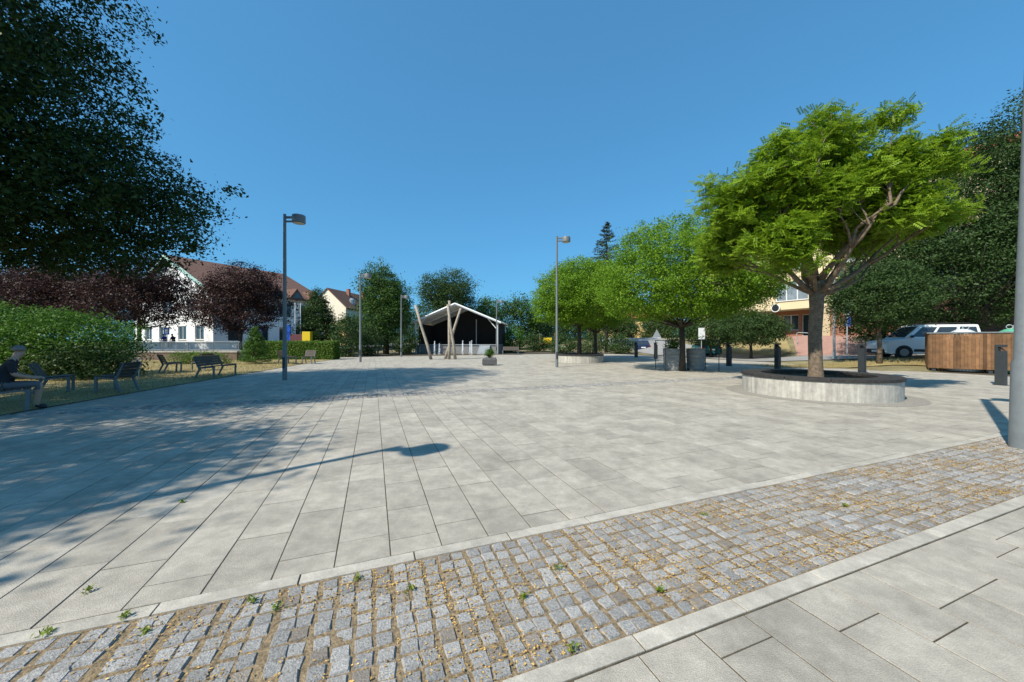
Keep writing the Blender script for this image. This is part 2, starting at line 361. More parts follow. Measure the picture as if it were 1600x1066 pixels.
# cobbles
def sett(s, h=0.05):
    j = lambda a: a * random.uniform(0.88, 1.07)
    base = [(-j(s), -j(s)), (j(s), -j(s)), (j(s), j(s)), (-j(s), j(s))]
    v = [(x, y, -h) for x, y in base] + [(x, y, -0.012) for x, y in base] + [(x * 0.84, y * 0.84, random.uniform(-0.002, 0.003)) for x, y in base]
    f = [(8, 9, 10, 11)] + [(i, (i + 1) % 4, 4 + (i + 1) % 4, 4 + i) for i in range(4)] + [(4 + i, 4 + (i + 1) % 4, 8 + (i + 1) % 4, 8 + i) for i in range(4)]
    return v, f
def cobbles(u0, u1, v0, v1, cell, parent, nind, restname):
    spots = []
    nr = int(round((u1 - u0) / cell)); cu = (u1 - u0) / nr
    v = v0
    while v < v1:
        off = random.uniform(-.012, .012)
        for k in range(nr):
            spots.append((u0 + (k + .5) * cu + random.uniform(-.007, .007), v + off + random.uniform(-.007, .007)))
        v += cell * random.uniform(1.0, 1.06)
    spots.sort(key=dist_c); protos = []
    for k in range(10):
        me = MB().add(*sett(min(cell, cu) * 0.452)).mesh('cobble'); me.materials.append(M['cobble2'] if k == 0 else M['cobble']); protos.append(me)
    rs = MB(); rs2 = MB()
    for i, (u, v) in enumerate(spots):
        p = UV(u, v)
        rx, ry, rz, dz = random.gauss(0, .03), random.gauss(0, .03), ROT + random.gauss(0, .05), random.uniform(-.004, .005)
        if i < nind and infront(p):
            o = link('cobble', random.choice(protos), parent); o.location = (p.x, p.y, dz); o.rotation_euler = (rx, ry, rz)
        else:
            vv, ff = sett(min(cell, cu) * 0.452); m4 = Matrix.Translation((p.x, p.y, dz)) @ Matrix.Rotation(rz, 4, 'Z')
            (rs2 if random.random() < .08 else rs).add([m4 @ Vector(q) for q in vv], ff)
    tag(rs.build(restname, M['cobble'], parent), kind='stuff')
    if rs2.v: tag(rs2.build('brown_' + restname, M['cobble2'], parent), kind='stuff')
def dist_c(s): return dist(s)
cobbles(1.46, 2.46, -6, 11.5, 0.093, strip, 300, 'cobbles_beyond')
cobbles(9.92, 10.48, -13, 23, 0.11, band, 0, 'small_cobbles')
# dry litter in the cobble joints
N = 42000; lv = []; lf = []
for i in range(N):
    u = random.uniform(1.47, 2.45); v = random.betavariate(1.6, 1.3) * 11 - 2.0
    if math.sin(u * 9 + v * 2.3) + math.sin(v * 5.1 + u * 3) + random.uniform(-1.6, 1.6) < 0.2: continue
    p = UV(u, v); a = random.uniform(0, 6.3); s = random.uniform(.002, .006); z = random.uniform(-.004, .008)
    c, d = math.cos(a) * s, math.sin(a) * s; k = len(lv)
    lv += [(p.x - c * 1.6, p.y - d * 1.6, z), (p.x + d, p.y - c, z + .003), (p.x + c * 1.6, p.y + d * 1.6, z + .002), (p.x - d, p.y + c, z + .004)]; lf.append((k, k + 1, k + 2, k + 3))
tag(MB().add(lv, lf).build('dry_leaf_litter', M['litter']), 'scattered dry yellow leaf litter between the granite setts', 'litter', kind='stuff')
# weeds
def leaf_arrays(P, Nn, ln, wd, rng):
    n = len(P); A = rng.normal(size=(n, 3)); A -= (A * Nn).sum(1)[:, None] * Nn; A /= np.linalg.norm(A, axis=1)[:, None] + 1e-9
    B = np.cross(Nn, A); ln = ln[:, None]; wd = wd[:, None]
    v = np.stack([P - A * ln * .5, P + B * wd * .5 - A * ln * .06, P + A * ln * .5 - Nn * ln * .12, P - B * wd * .5 - A * ln * .06], 1)
    return v.reshape(-1, 3)
def quads_mesh(name, v, m):
    n = len(v) // 4; me = bpy.data.meshes.new(name); me.vertices.add(4 * n); me.vertices.foreach_set('co', v.astype(np.float32).ravel())
    me.loops.add(4 * n); me.loops.foreach_set('vertex_index', np.arange(4 * n, dtype=np.int32)); me.polygons.add(n)
    me.polygons.foreach_set('loop_start', np.arange(0, 4 * n, 4, dtype=np.int32)); me.update(calc_edges=True); me.materials.append(m); return me
wsp = [(228, 990), (432, 952), (70, 993), (137, 926), (196, 966), (392, 942), (560, 905), (640, 922), (870, 890), (895, 1015), (840, 1035), (1032, 925), (725, 1060), (818, 934), (1255, 775), (1320, 792), (1575, 1035), (1100, 806), (335, 1057), (285, 786), (980, 880), (1480, 740)]
for k, (px, py) in enumerate(wsp[:9] + wsp[9:20:2]):
    g = G(px, py); n = 26; rr = random.uniform(.008, .016)
    P = np.column_stack([RNG.normal(0, rr, n), RNG.normal(0, rr, n), RNG.uniform(.003, .03, n)]); Nn = RNG.normal(size=(n, 3)) + [0, 0, 1.2]; Nn /= np.linalg.norm(Nn, axis=1)[:, None]
    o = link('weed', quads_mesh('weed', leaf_arrays(P, Nn, RNG.uniform(.018, .036, n), RNG.uniform(.006, .012, n), RNG), M['weed'])); o.location = g
    tag(o, 'small green weed sprouting between the granite setts' if 1.45 < g.xy.dot(D1) < 2.48 else 'small green weed sprouting from a joint of the slabs', 'weed', 'weeds between setts' if 1.45 < g.xy.dot(D1) < 2.48 else 'weeds in slab joints')
# lawn at the left with benches, strip at the right, roads
lawnp = [(-9.3, 3.5), (-9.9, 7.0), (-10.7, 10.6), (-11.9, 16.7), (-13.2, 23), (-13.9, 28)]
sheet('lawn', [(-34, 3.5), (-34, 7), (-34, 10.6), (-34, 16.7), (-34, 23), (-34, 28)], lawnp, M['dry'], 0.02, 6)
sheet('grass_strip', [(14.2, 19.9), (17, 19.2), (20.8, 18.0), (25, 17.4), (31, 16.5)], [(16.2, 22.0), (18.5, 21.0), (21.2, 19.2), (26, 18.4), (32, 17.6)], M['dry'], 0.018, 5)
sheet('road', [(13, 75), (14, 50), (15.2, 36), (17.2, 26), (20.2, 20.4), (27, 18.9), (36, 17.6)], [(19, 75), (19.5, 50), (19.6, 36), (20.8, 28.5), (23.5, 24.0), (29, 22.3), (36, 21.5)], M['asphalt'], 0.012, 8)
sheet('entrance_path', [(20.6, 26.0), (23.5, 30.0), (26.3, 34.0)], [(23.8, 23.9), (26.5, 27.0), (29.3, 30.5)], M['redpave'], 0.022, 8)
sheet('mound', [(18.6, 38.5), (19.3, 34), (20.9, 28.6)], [(26.0, 39.4), (26.0, 34.5), (22.6, 29.3)], M['dry'], 0.016, 8)
# grass blades on the lawns
def inlawn(x, y):
    for a, b in zip(lawnp[:-1], lawnp[1:]):
        if a[1] <= y <= b[1]: return x < a[0] + (b[0] - a[0]) * (y - a[1]) / (b[1] - a[1]) - 0.03
    return False
P = []
while len(P) < 26000:
    y = random.uniform(4, 26); x = random.uniform(-26, -9)
    if inlawn(x, y): P.append((x, y, 0.035))
while len(P) < 31000:
    t = random.random(); y = random.uniform(16.8, 22); x = random.uniform(14.2, 30)
    if 19.95 - (x - 14.2) * .27 < y < 22.0 - (x - 14.2) * .34 + .3: P.append((x, y, terr(x, y) + 0.03))
P = np.array(P); n = len(P); A = np.column_stack([RNG.normal(0, .6, n), RNG.normal(0, .6, n), np.ones(n)]); A /= np.linalg.norm(A, axis=1)[:, None]
B = np.column_stack([RNG.normal(size=n), RNG.normal(size=n), np.zeros(n)]); B /= np.linalg.norm(B, axis=1)[:, None]; h = RNG.uniform(.03, .075, n)[:, None]
gv = np.stack([P - B * .008 - [0, 0, .03], P + B * .008 - [0, 0, .03], P + A * h + B * .003, P + A * h - B * .003], 1).reshape(-1, 3)
tag(link('dry_grass', quads_mesh('dry_grass', gv, M['blade'])), 'short straw-yellow dry grass on the lawns', 'grass', kind='stuff')
# ------------------------------------------------------------------ trees
def curve(a, b, sag, n=5):
    a, b = Vector(a), Vector(b); mid = (a + b) / 2 + Vector(sag)
    return [(a * (1 - t) ** 2 + mid * 2 * t * (1 - t) + b * t * t) for t in [i / n for i in range(n + 1)]]
def make_crown(blobs, ncl, per, size, spread, seed, shell=0.55, up=0.6, aspect=0.5, flat=0.6):
    """blobs: (cx,cy,cz,rx,ry,rz); returns cluster centres and leaf vertices"""
    rng = np.random.default_rng(seed)
    vol = np.array([b[3] * b[4] * b[5] for b in blobs]) ** 0.75; vol /= vol.sum()
    which = rng.choice(len(blobs), ncl, p=vol); bl = np.array(blobs)[which]
    d = rng.normal(size=(ncl, 3)); d /= np.linalg.norm(d, axis=1)[:, None]
    r = shell + (1 - shell) * rng.random(ncl) ** 0.6; r *= 1 + rng.normal(0, .07, ncl)
    C = bl[:, :3] + d * bl[:, 3:] * r[:, None]
    k = rng.integers(int(per * .5), int(per * 1.5) + 1, ncl); idx = np.repeat(np.arange(ncl), k); n = len(idx)
    csz = rng.uniform(.6, 1.4, ncl)[idx][:, None]
    off = rng.normal(size=(n, 3)) * [1, 1, flat] * spread * csz
    P = C[idx] + off
    Nn = rng.normal(size=(n, 3)) * .75 + d[idx] * .45 + [0, 0, up]; Nn /= np.linalg.norm(Nn, axis=1)[:, None]
    ln = size * rng.uniform(.65, 1.35, n)
    return C, leaf_arrays(P, Nn, ln, ln * aspect, rng)
def tree(name, label, cat, loc, blobs, ncl, per, size, spread, lm, th, tr, bark='barkd', seed=1, group=None, limbs=14, trunk_pts=None, rz=0.0, twig=0, **kw):
    t = thing(name, label, cat, loc, rz, group)
    C, v = make_crown(blobs, ncl, per, size, spread, seed, **kw)
    rnd = random.Random(seed); mb = MB()
    tp = [Vector(p) for p in (trunk_pts or [(0, 0, -0.1), (0.02, 0, th * .5), (0, 0.02, th)])]
    rad = [tr * (1.25 if i == 0 else 1 - .3 * i / len(tp)) for i in range(len(tp))]
    mb.tube(tp, rad, 10)
    top = tp[-1]; zc = max(c[2] for c in C); lead = Vector((np.mean([b[0] for b in blobs]), np.mean([b[1] for b in blobs]), top.z + (zc - top.z) * .75))
    lp = curve(top - Vector((0, 0, .1)), lead, (rnd.uniform(-.2, .2), rnd.uniform(-.2, .2), 0), 5); mb.tube(lp, [tr * .75 * (1 - .17 * i) for i in range(6)], 7)
    sel = rnd.sample(range(len(C)), min(limbs + twig, len(C)))
    for q, i in enumerate(sel):
        c = Vector(C[i]); big = q < limbs
        hz = min(max(top.z - .05, top.z + (c.z - top.z) * .35), lead.z)
        f = (hz - top.z) / max(.01, lead.z - top.z); base = lp[min(5, int(f * 5))] if f > 0 else top
        r0 = tr * (.42 if big else .16) * (1 - .5 * f)
        mb.tube(curve(base, c, (0, 0, -.12 * (c - base).length + .25), 5), [r0 * (1 - .17 * j) for j in range(6)], 6 if big else 4)
    o = mb.build('trunk', M[bark], t, True)
    link('crown', quads_mesh('crown', v, L[lm]), t); return t
def shrub(name, label, cat, loc, blobs, ncl, per, size, spread, lm, seed, group=None, **kw):
    t = thing(name, label, cat, loc, 0, group); C, v = make_crown(blobs, ncl, per, size, spread, seed, **kw)
    mb = MB()
    for i in range(0, min(len(C), 60), 3):
        c = Vector(C[i]); mb.tube(curve((c.x * .35, c.y * .35, -.05), c, (0, 0, .1), 3), [.03, .022, .014, .006], 5)
    mb.build('stems', M['barkd'], t, True); link('foliage', quads_mesh('foliage', v, L[lm]), t); return t
def E(cx, cy, cz, rx, ry, rz): return (cx, cy, cz, rx, ry, rz)
# big dark tree at the left and one behind the camera whose shade falls on the slabs
tree('hornbeam_tree', 'large dark leafy tree towering over the shaded benches on the lawn', 'tree', (-14.8, 6.9, 0),
     [E(0, 0, 7.2, 5.9, 5.9, 3.6), E(0, 0, 10.6, 5.2, 5.2, 3.6), E(0.3, .3, 13.4, 3.6, 3.6, 2.6), E(1.8, 2.2, 5.4, 4.6, 3.8, 1.9), E(2.2, -1.6, 5.8, 3.4, 3.0, 1.6), E(3.1, 2.5, 4.7, 3.4, 3.0, 1.5)], 5200, 56, .105, .21, 'dark', 3.0, .32, seed=3, limbs=26, twig=50, shell=.5)
tree('hornbeam_tree', 'leafy tree beside the square that shades the slabs near the lamp shadow', 'tree', (-12.2, -1.8, 0),
     [E(0, 0, 6.6, 3.7, 3.7, 2.6), E(0, 0, 8.8, 2.6, 2.6, 2.0)], 800, 40, .15, .30, 'dark', 3.0, .24, seed=5, limbs=14, shell=.5)
# copper-leaved trees behind the railing
for k, (x, y, rx, top, bot, sd_) in enumerate(((-41, 33, 5.0, 9.3, 1.5, 21), (-33.0, 32, 4.5, 8.8, 1.6, 22), (-25.2, 33.5, 4.2, 8.4, 1.3, 23), (-47, 35, 4.6, 9.2, 1.6, 24))):
    lab = ['copper-leaved tree with dark crown behind the tall green bushes', 'copper-leaved tree standing in front of the white gable', 'copper-leaved tree standing in front of the dormers of the white hall', 'copper-leaved tree farthest along the railing from the hedge'][k]
    cz = (top + bot) / 2
    tree('copper_tree', lab, 'tree', (x, y, .65), [E(0, 0, cz - .9, rx, rx, (top - bot) / 2 * .72), E(.6, 0, cz + 1.0, rx * .66, rx * .66, (top - bot) / 2 * .62), E(-1.4, .3, cz, rx * .6, rx * .6, 2)], 900, 40, .17, .30, 'red', 2.0, .17, seed=sd_, limbs=14, group='copper-leaved trees along the street', shell=.4)
# tree rows and others: (px centre, distance, half width px, top y px, bottom y px)
def px_tree(name, label, px, Y, hw, ty, by, lm, seed, z0=0.0, ncl=420, per=38, size=.18, spread=.36, group=None, th=None, tr=.16, conic=False, **kw):
    s = Y / FPX; x = (px - 800) * s; top = EYE + (HZ - ty) * s - z0; bot = max(.4, EYE + (HZ - by) * s - z0); r = hw * s; h = top - bot
    if conic: bl = [E(0, 0, bot + h * .25, r, r, h * .27), E(0, 0, bot + h * .5, r * .72, r * .72, h * .25), E(0, 0, bot + h * .75, r * .38, r * .38, h * .2), E(0, 0, bot + h * .9, r * .15, r * .15, h * .1)]
    else:
        rr = random.Random(seed); bl = [E(0, 0, bot + h * .42, r * .92, r * .92, h * .42), E(rr.uniform(-.2, .2) * r, 0, bot + h * .7, r * .66, r * .7, h * .30)]
        for q in range(4): a = rr.uniform(0, 6.3); bl.append(E(math.cos(a) * r * .5, math.sin(a) * r * .5, bot + h * rr.uniform(.3, .8), r * .46, r * .46, h * .2))
    return tree(name, label, 'tree', (x, Y, z0), bl, ncl, per, size, spread, lm, th or bot + h * .12, tr, seed=seed, group=group, **kw)
px_tree('conical_tree', 'conical green tree beside the cream gabled house', 495, 36, 31, 450, 540, 'deep', 31, conic=True, ncl=700, size=.15, spread=.22)
px_tree('leafy_tree', 'tall leafy tree with thick trunk beside the stage canopy', 603, 40, 43, 408, 540, 'mid', 32, ncl=900, size=.19, spread=.34, tr=.3)
px_tree('leafy_tree', 'broad leafy tree rising above the stage canopy roof', 698, 56, 52, 421, 540, 'deep', 33, ncl=950, size=.23, spread=.44, tr=.3)
px_tree('leafy_tree', 'lower leafy tree behind the right eave of the stage canopy', 770, 60, 34, 462, 545, 'mid', 34, ncl=260, size=.28, spread=.5)
px_tree('leafy_tree', 'lower leafy tree between the stage canopy and the round-headed trees', 812, 62, 36, 460, 545, 'mid', 35, ncl=260, size=.28, spread=.5)
for k, (px, Y, hw, ty) in enumerate(((850, 66, 40, 492), (900, 68, 40, 488), (960, 66, 42, 486), (1040, 74, 40, 492), (1110, 70, 46, 476), (560, 70, 40, 492), (640, 72, 44, 478), (740, 76, 44, 480))):
    px_tree('background_tree', ['dark far tree behind the round bush by the playground', 'dark far tree behind the lamp at the far ring planter', 'dark far tree below the spruce', 'dark far tree behind the triangular sign', 'dark far tree behind the small trees of the mound', 'dark far tree behind the lamp beside the cream house', 'dark far tree between the thick-trunked tree and the stage', 'dark far tree behind the ridge of the stage canopy'][k], px, Y, hw, ty, 553, 'deep', 40 + k, ncl=380, per=34, size=.27, spread=.5, group='far trees behind the square', tr=.2)
for k, (px, Y, hw, ty, lab) in enumerate(((541, 33, 21, 487, 'dark bush at the end of the clipped hedge'), (575, 36, 22, 505, 'dark bush under the tall leafy tree by the lamp'), (632, 39, 20, 515, 'low dark bush beside the stage canopy post'), (800, 46, 16, 512, 'loose green bush right of the stage'), (838, 50, 22, 520, 'round green bush by the playground'), (880, 43, 22, 521, 'dark bush behind the far ring planter'), (925, 42, 24, 519, 'dark bush between the far trunks'), (968, 41, 20, 522, 'dark bush left of the dark blue car'))):
    s = Y / FPX; hgt = EYE + (HZ - ty) * s
    shrub('bush', lab, 'bush', ((px - 800) * s, Y, 0), [E(0, 0, hgt * .45, hw * s, hw * s, hgt * .5)], 130, 30, .17, .28, 'deep' if k != 3 else 'shrub', 60 + k, shell=.6)
# spruce
t = thing('spruce_tree', 'tall dark spruce rising behind the round-headed trees', 'tree', ((948 - 800) / FPX * 46, 46, 0))
MB().tube([(0, 0, -.1), (0, 0, 8), (0, 0, 16.6)], [.25, .15, .02], 8).build('trunk', M['barkd'], t, True)
rg = np.random.default_rng(77); PP = []; 
for z in np.arange(6, 16.5, .42):
    rmax = (16.9 - z) * .43
    for a in rg.uniform(0, 6.28, 9):
        n = int(14 + rmax * 20); q = rg.random(n) ** .7; rr = q * rmax
        PP.append(np.column_stack([np.cos(a) * rr + rg.normal(0, .10, n), np.sin(a) * rr + rg.normal(0, .10, n), z + .15 - rr * .22 + q * q * .35 + rg.normal(0, .06, n)]))
PP = np.concatenate(PP); Nn = rg.normal(size=PP.shape) * .6 + [0, 0, 1]; Nn /= np.linalg.norm(Nn, axis=1)[:, None]
link('crown', quads_mesh('crown', leaf_arrays(PP, Nn, rg.uniform(.15, .34, len(PP)), rg.uniform(.05, .1, len(PP)), rg), L['spruce']), t)
# round-headed trees on the square
tree('round_headed_tree', 'round-headed bright green tree between the grey tubs', 'tree', (8.25, 17.55, 0),
     [E(0, 0, 4.5, 4.2, 3.9, 2.0), E(-.5, 0, 5.9, 2.7, 2.7, 1.35), E(-2.2, -.5, 3.6, 1.9, 1.9, 1.2), E(1.8, -.6, 4.0, 2.2, 2.2, 1.3), E(.2, -1.6, 3.7, 2.2, 1.6, 1.3)], 2800, 46, .10, .17, 'ball', 2.2, .15, seed=8, limbs=20, aspect=.42, shell=.62)
tree('round_headed_tree', 'round-headed bright green tree growing in the far ring planter', 'tree', (4.65, 25.0, .3),
     [E(0, 0, 4.3, 3.2, 3.1, 2.0), E(.3, 0, 5.5, 2.2, 2.2, 1.3), E(-1.3, -.4, 3.4, 1.9, 1.9, 1.2)], 1700, 42, .12, .19, 'ball', 2.2, .15, seed=9, limbs=16, aspect=.42, shell=.62)
tree('round_headed_tree', 'round-headed bright green tree just behind the far ring planter', 'tree', (6.9, 30.0, 0),
     [E(0, 0, 4.4, 3.2, 3.1, 2.0), E(.2, 0, 5.7, 2.2, 2.2, 1.3)], 1400, 40, .13, .2, 'ball', 2.2, .16, seed=10, limbs=14, aspect=.42, shell=.62)
# open crowned locust in the near planter
def locust():
    t = thing('locust_tree', 'open-crowned feathery green tree growing in the near ring planter', 'tree', (8.45, 10.06, 0.36))
    rnd = random.Random(14); mb = MB(); tips = []
    mb.tube([(0, 0, -.3), (0, 0, .05), (.0, .0, .35), (-.01, .02, 1.2), (.02, 0, 2.0), (.03, 0, 2.75)], [.23, .19, .165, .155, .16, .19], 14)
    def grow(p, d, ln, r, lev):
        pts = [p]; q = p.copy(); dd = d.copy(); n = 4
        for i in range(n):
            dd = (dd + Vector((rnd.gauss(0, .16), rnd.gauss(0, .16), rnd.gauss(.03, .10)))).normalized(); dd.x = min(dd.x, -.15) if q.x > (4.5 if q.y > -.6 else 2.6) else dd.x; dd.y = max(dd.y, .12) if q.y < -1.3 else dd.y; dd.z = min(dd.z, .1) if q.z > (6.6 if q.x < 1.2 else 6.1) else dd.z; q = q + dd.normalized() * ln / n; pts.append(q.copy())
        mb.tube(pts, [r * (1 - .15 * i) for i in range(n + 1)], 7 if lev < 2 else 4)
        if lev >= 2: tips.extend([(pts[j], dd) for j in (2, 3, 4)])
        if lev < 3:
            for k in range(4 if lev else 3):
                b = pts[rnd.choice((2, 3, 4, 4))]; ax = Vector((rnd.gauss(0, 1), rnd.gauss(0, 1), rnd.gauss(0.1, .6))).normalized()
                grow(b, (dd * .9 + ax * .75).normalized(), ln * rnd.uniform(.5, .75), r * .48, lev + 1)
    top = Vector((.03, 0, 2.6))
    for a, tilt, ln, r in ((2.8, 52, 2.4, .085), (3.5, 22, 3.2, .10), (.25, 58, 3.1, .09), (-.5, 50, 2.4, .085), (1.5, 40, 2.8, .09), (4.6, 50, 2.4, .08), (0.7, 25, 2.6, .10), (5.4, 30, 2.5, .09), (3.1, 72, 2.0, .06), (.1, 72, 2.9, .06), (2.2, 22, 3.2, .08), (4.1, 66, 2.2, .06)):
        tt = R(tilt); ln *= .83; grow(top + Vector((0, 0, rnd.uniform(-.35, .1))), Vector((math.cos(a) * math.sin(tt), math.sin(a) * math.sin(tt), math.cos(tt))), ln, r, 0)
    mb.build('trunk', M['bark'], t, True)
    rng = np.random.default_rng(15); C = np.array([list(p) for p, d in tips]); keep = rng.random(len(C)) < .92; C = C[keep]
    # fronds: short rachis with leaflets either side
    nf = 15; F = np.repeat(C, nf, 0) + rng.normal(size=(len(C) * nf, 3)) * [.14, .14, .09]; m = len(F)
    ax = rng.normal(size=(m, 3)) * [1, 1, .5] + [0, 0, -.1]; ax /= np.linalg.norm(ax, axis=1)[:, None]
    up = rng.normal(size=(m, 3)) * .5 + [0, 0, 1]; sd2 = np.cross(ax, up); sd2 /= np.linalg.norm(sd2, axis=1)[:, None]; nn = np.cross(sd2, ax)
    fl = rng.uniform(.14, .24, m)[:, None]; out = []
    for k in range(5):
        for s in (-1, 1):
            b = F + ax * fl * (k / 5 + .1); l2 = fl * .36; d = sd2 * s * .9 + ax * .45
            e = b + d * l2 - nn * .01; w = ax * l2 * .27; mid = b + d * l2 * .5 + nn * .006
            out.append(np.stack([b, mid + w, e, mid - w], 1))
    v = np.concatenate(out, 0).reshape(-1, 3)
    link('crown', quads_mesh('crown', v, L['locust']), t)
    print('locust tips', len(C), 'quads', len(v) // 4)
locust()
# right side trees
tree('small_tree', 'small dense dark green tree in the dry grass strip before the van', 'tree', on(19.25, 18.95), [E(0, 0, 3.35, 2.3, 2.1, 1.5), E(.1, 0, 4.4, 1.7, 1.6, 1.0)], 800, 40, .11, .19, 'deep', 1.7, .11, seed=51, limbs=14, bark='bark')
p_ = on(18.9, 28.6); tree('small_tree', 'small dense dark green tree on the dry mound', 'tree', p_, [E(0, 0, 2.3, 2.4, 2.3, 1.25), E(0, 0, 3.0, 1.7, 1.7, .9)], 600, 36, .13, .22, 'deep', 1.0, .11, seed=52, limbs=12)
p_ = on(17.6, 32.0); tree('small_tree', 'small dense dark green tree behind the tree on the mound', 'tree', p_, [E(0, 0, 2.3, 2.4, 2.3, 1.3)], 480, 34, .14, .24, 'deep', 1.0, .11, seed=53, limbs=12)
for k, (x, y, r, h, lab) in enumerate(((27.0, 21.4, 4.0, 13.5, 'tall dark leafy tree behind the white van'), (31.0, 20.4, 4.2, 15.2, 'tall dark leafy tree behind the recycling containers'), (24.0, 23.4, 2.6, 8.6, 'shorter dark leafy tree between the van and the yellow building'), (35.5, 21.0, 4.2, 15.0, 'tall dark leafy tree at the far end of the wooden enclosure'))):
    tree('leafy_tree', lab, 'tree', on(x, y), [E(0, 0, h * .34, r, r * .9, h * .24), E(0, 0, h * .6, r * .95, r * .9, h * .25), E(0, 0, h * .83, r * .62, r * .62, h * .17), E(-r * .4, -r * .3, h * .45, r * .6, r * .6, h * .2)], 1400 if k != 2 else 750, 46, .14, .28, 'deep', h * .14, .24, seed=55 + k, limbs=18, shell=.5)
# shrubs at the left
shrub('tall_shrub', 'large mass of bright green bushes beside the shaded chairs', 'bush', (-19.6, 14.6, 0), [E(0, 0, 1.35, 3.4, 2.0, 1.45), E(1.9, .3, 1.3, 1.9, 1.7, 1.35), E(-1.4, -.6, 1.5, 2.2, 1.8, 1.4), E(-4.5, 0, 1.5, 2.6, 2, 1.6)], 1500, 40, .10, .20, 'shrub', 71, shell=.6)
shrub('tall_shrub', 'dark low bush on the bank behind the two facing chairs', 'bush', (-16.2, 13.8, 0), [E(0, 0, .55, 1.7, 1.1, .75)], 150, 34, .11, .2, 'deep', 72, shell=.5)
shrub('low_hedge', 'low rounded hedge before the brown wall', 'hedge', (-19.6, 22.6, 0), [E(-.9, 0, .35, 1.0, .5, .42), E(.1, 0, .35, 1.0, .5, .42), E(1.0, 0, .35, .9, .5, .4)], 170, 30, .08, .13, 'hedge', 73, shell=.7)
t = thing('fir_sapling', 'young bushy fir with pointed tip at the hedge end', 'tree', (-16.1, 22.7, 0)); MB().tube([(0, 0, -.05), (0, 0, 2.2)], [.05, .01], 6).build('trunk', M['barkd'], t)
PP = []
for z in np.arange(.1, 2.25, .075):
    rmax = .95 * (1 - z / 2.3) ** .7
    for a in rg.uniform(0, 6.28, 9):
        n = int(18 + rmax * 46); q = rg.random(n) ** .6; rr = q * rmax; PP.append(np.column_stack([np.cos(a) * rr + rg.normal(0, .035, n), np.sin(a) * rr + rg.normal(0, .035, n), z + q * .12 + rg.normal(0, .03, n)]))
PP = np.concatenate(PP); Nn = rg.normal(size=PP.shape) * .7 + [0, 0, .8]; Nn /= np.linalg.norm(Nn, axis=1)[:, None]
link('crown', quads_mesh('crown', leaf_arrays(PP, Nn, rg.uniform(.06, .12, len(PP)), rg.uniform(.02, .04, len(PP)), rg), L['fir']), t)
# clipped hedge: leaves over a box
t = thing('clipped_hedge', 'long clipped green hedge between the railing and the square', 'hedge', (-17.2, 28.4, 0))
MB().b6(-3.35, 3.25, -.45, .45, 0, 1.28).build('core', L['deep'], t)
n = 15000; P = RNG.uniform([-3.45, -.55, 0], [3.4, .55, 1.42], (n, 3)); face = RNG.integers(0, 5, n)
P[face < 3, 1] = np.where(RNG.random((face < 3).sum()) < .75, -.52, .52); P[face == 3, 2] = 1.38; P[face == 4, 0] = 3.38; P += RNG.normal(0, .045, P.shape)
Nn = RNG.normal(size=P.shape) * .8 + np.where((face < 3)[:, None], [0, -.8, .4], [0.2, 0, 1]); Nn /= np.linalg.norm(Nn, axis=1)[:, None]
link('foliage', quads_mesh('foliage', leaf_arrays(P, Nn, RNG.uniform(.07, .13, n), RNG.uniform(.04, .08, n), RNG), L['hedge']), t)
# ------------------------------------------------------------------ left: raised street, wall, railing
st = MB().b6(-90, -20.4, 27.25, 120, -.5, .62).build('street', M['asphalt']); tag(st, kind='structure')
w = thing('retaining_wall', 'brown stone retaining wall under the mesh railing', 'wall', (-20.4, 27.0, 0))
MB().b6(-40, 0, -.2, .24, -.3, .60).build('wall_body', M['brownwall'], w); MB().b6(-40, .04, -.25, .28, .602, .70).build('coping', M['kerb'], w)
r = thing('mesh_railing', 'long grey mesh railing on the brown wall', 'railing', (-20.4, 27.0, .70))
mbm = MB()
for k in range(0, 21): MB().box((-k * 1.9, 0, .34), (.05, .05, .68)).build('post', M['metal'], r)
MB().box((-19, 0, .69), (38.2, .06, .04)).build('top_rail', M['galv'], r); MB().box((-19, 0, .09), (38.2, .035, .03)).build('bottom_rail', M['galv'], r)
for k in range(0, 300):
    x = -k * .126
    for sg in (-1, 1): mbm.tube([(x, .004 * sg, .10), (x + sg * .5, .004 * sg, .67)], .005, 3, False)
mbm.build('wire_mesh', M['galv'], r)
# low white wall and signs in the street
w = thing('low_white_wall', 'low white wall along the street behind the railing', 'wall', (-33.5, 38, .62)); MB().b6(-7, 8.5, 0, .25, 0, .62).build('wall_body', M['white'], w); MB().b6(-7.05, 8.55, -.04, .29, .622, .70).build('coping', M['kerb'], w)
def sign(name, label, loc, h, plate, shape='square', pm='blue', rz=0.0, sz=.5):
    t = thing(name, label, 'sign', loc, rz); MB().tube([(0, 0, -.05), (0, 0, h)], .032, 8).build('post', M['galv'], t)
    if shape == 'square':
        MB().b6(-sz / 2, sz / 2, -.055, -.035, h - plate, h).build('plate', M[pm], t, bevel=.004)
        MB().b6(-sz / 2 + .1, sz / 2 - .1, -.061, -.056, h - plate + .12, h - .12).build('marking', M['signw'], t)
    elif shape == 'tri':
        MB().prof([(-sz / 2, h - sz * .86), (sz / 2, h - sz * .86), (0, h)], -.055, -.035).build('plate', M[pm], t)
    else:
        MB().b6(-sz / 2, sz / 2, -.055, -.035, h - plate, h).build('plate', M[pm], t, bevel=.004)
    return t
sign('road_sign', 'blue square road sign on a post beside the green bushes', (-32.6, 29.5, .62), 2.3, .7, sz=.5)
sign('road_sign', 'blue square road sign before the white gable wall', (-31.0, 32.5, .62), 2.0, .6, sz=.5)
sign('road_sign', 'blue square road sign under the copper tree before the hall', (-23.9, 34.2, .62), 2.0, .7, sz=.6)
b_ = thing('notice_kiosk', 'maroon and yellow street kiosk panel behind the hedge', 'kiosk', (-19.2, 33, 0), .12)
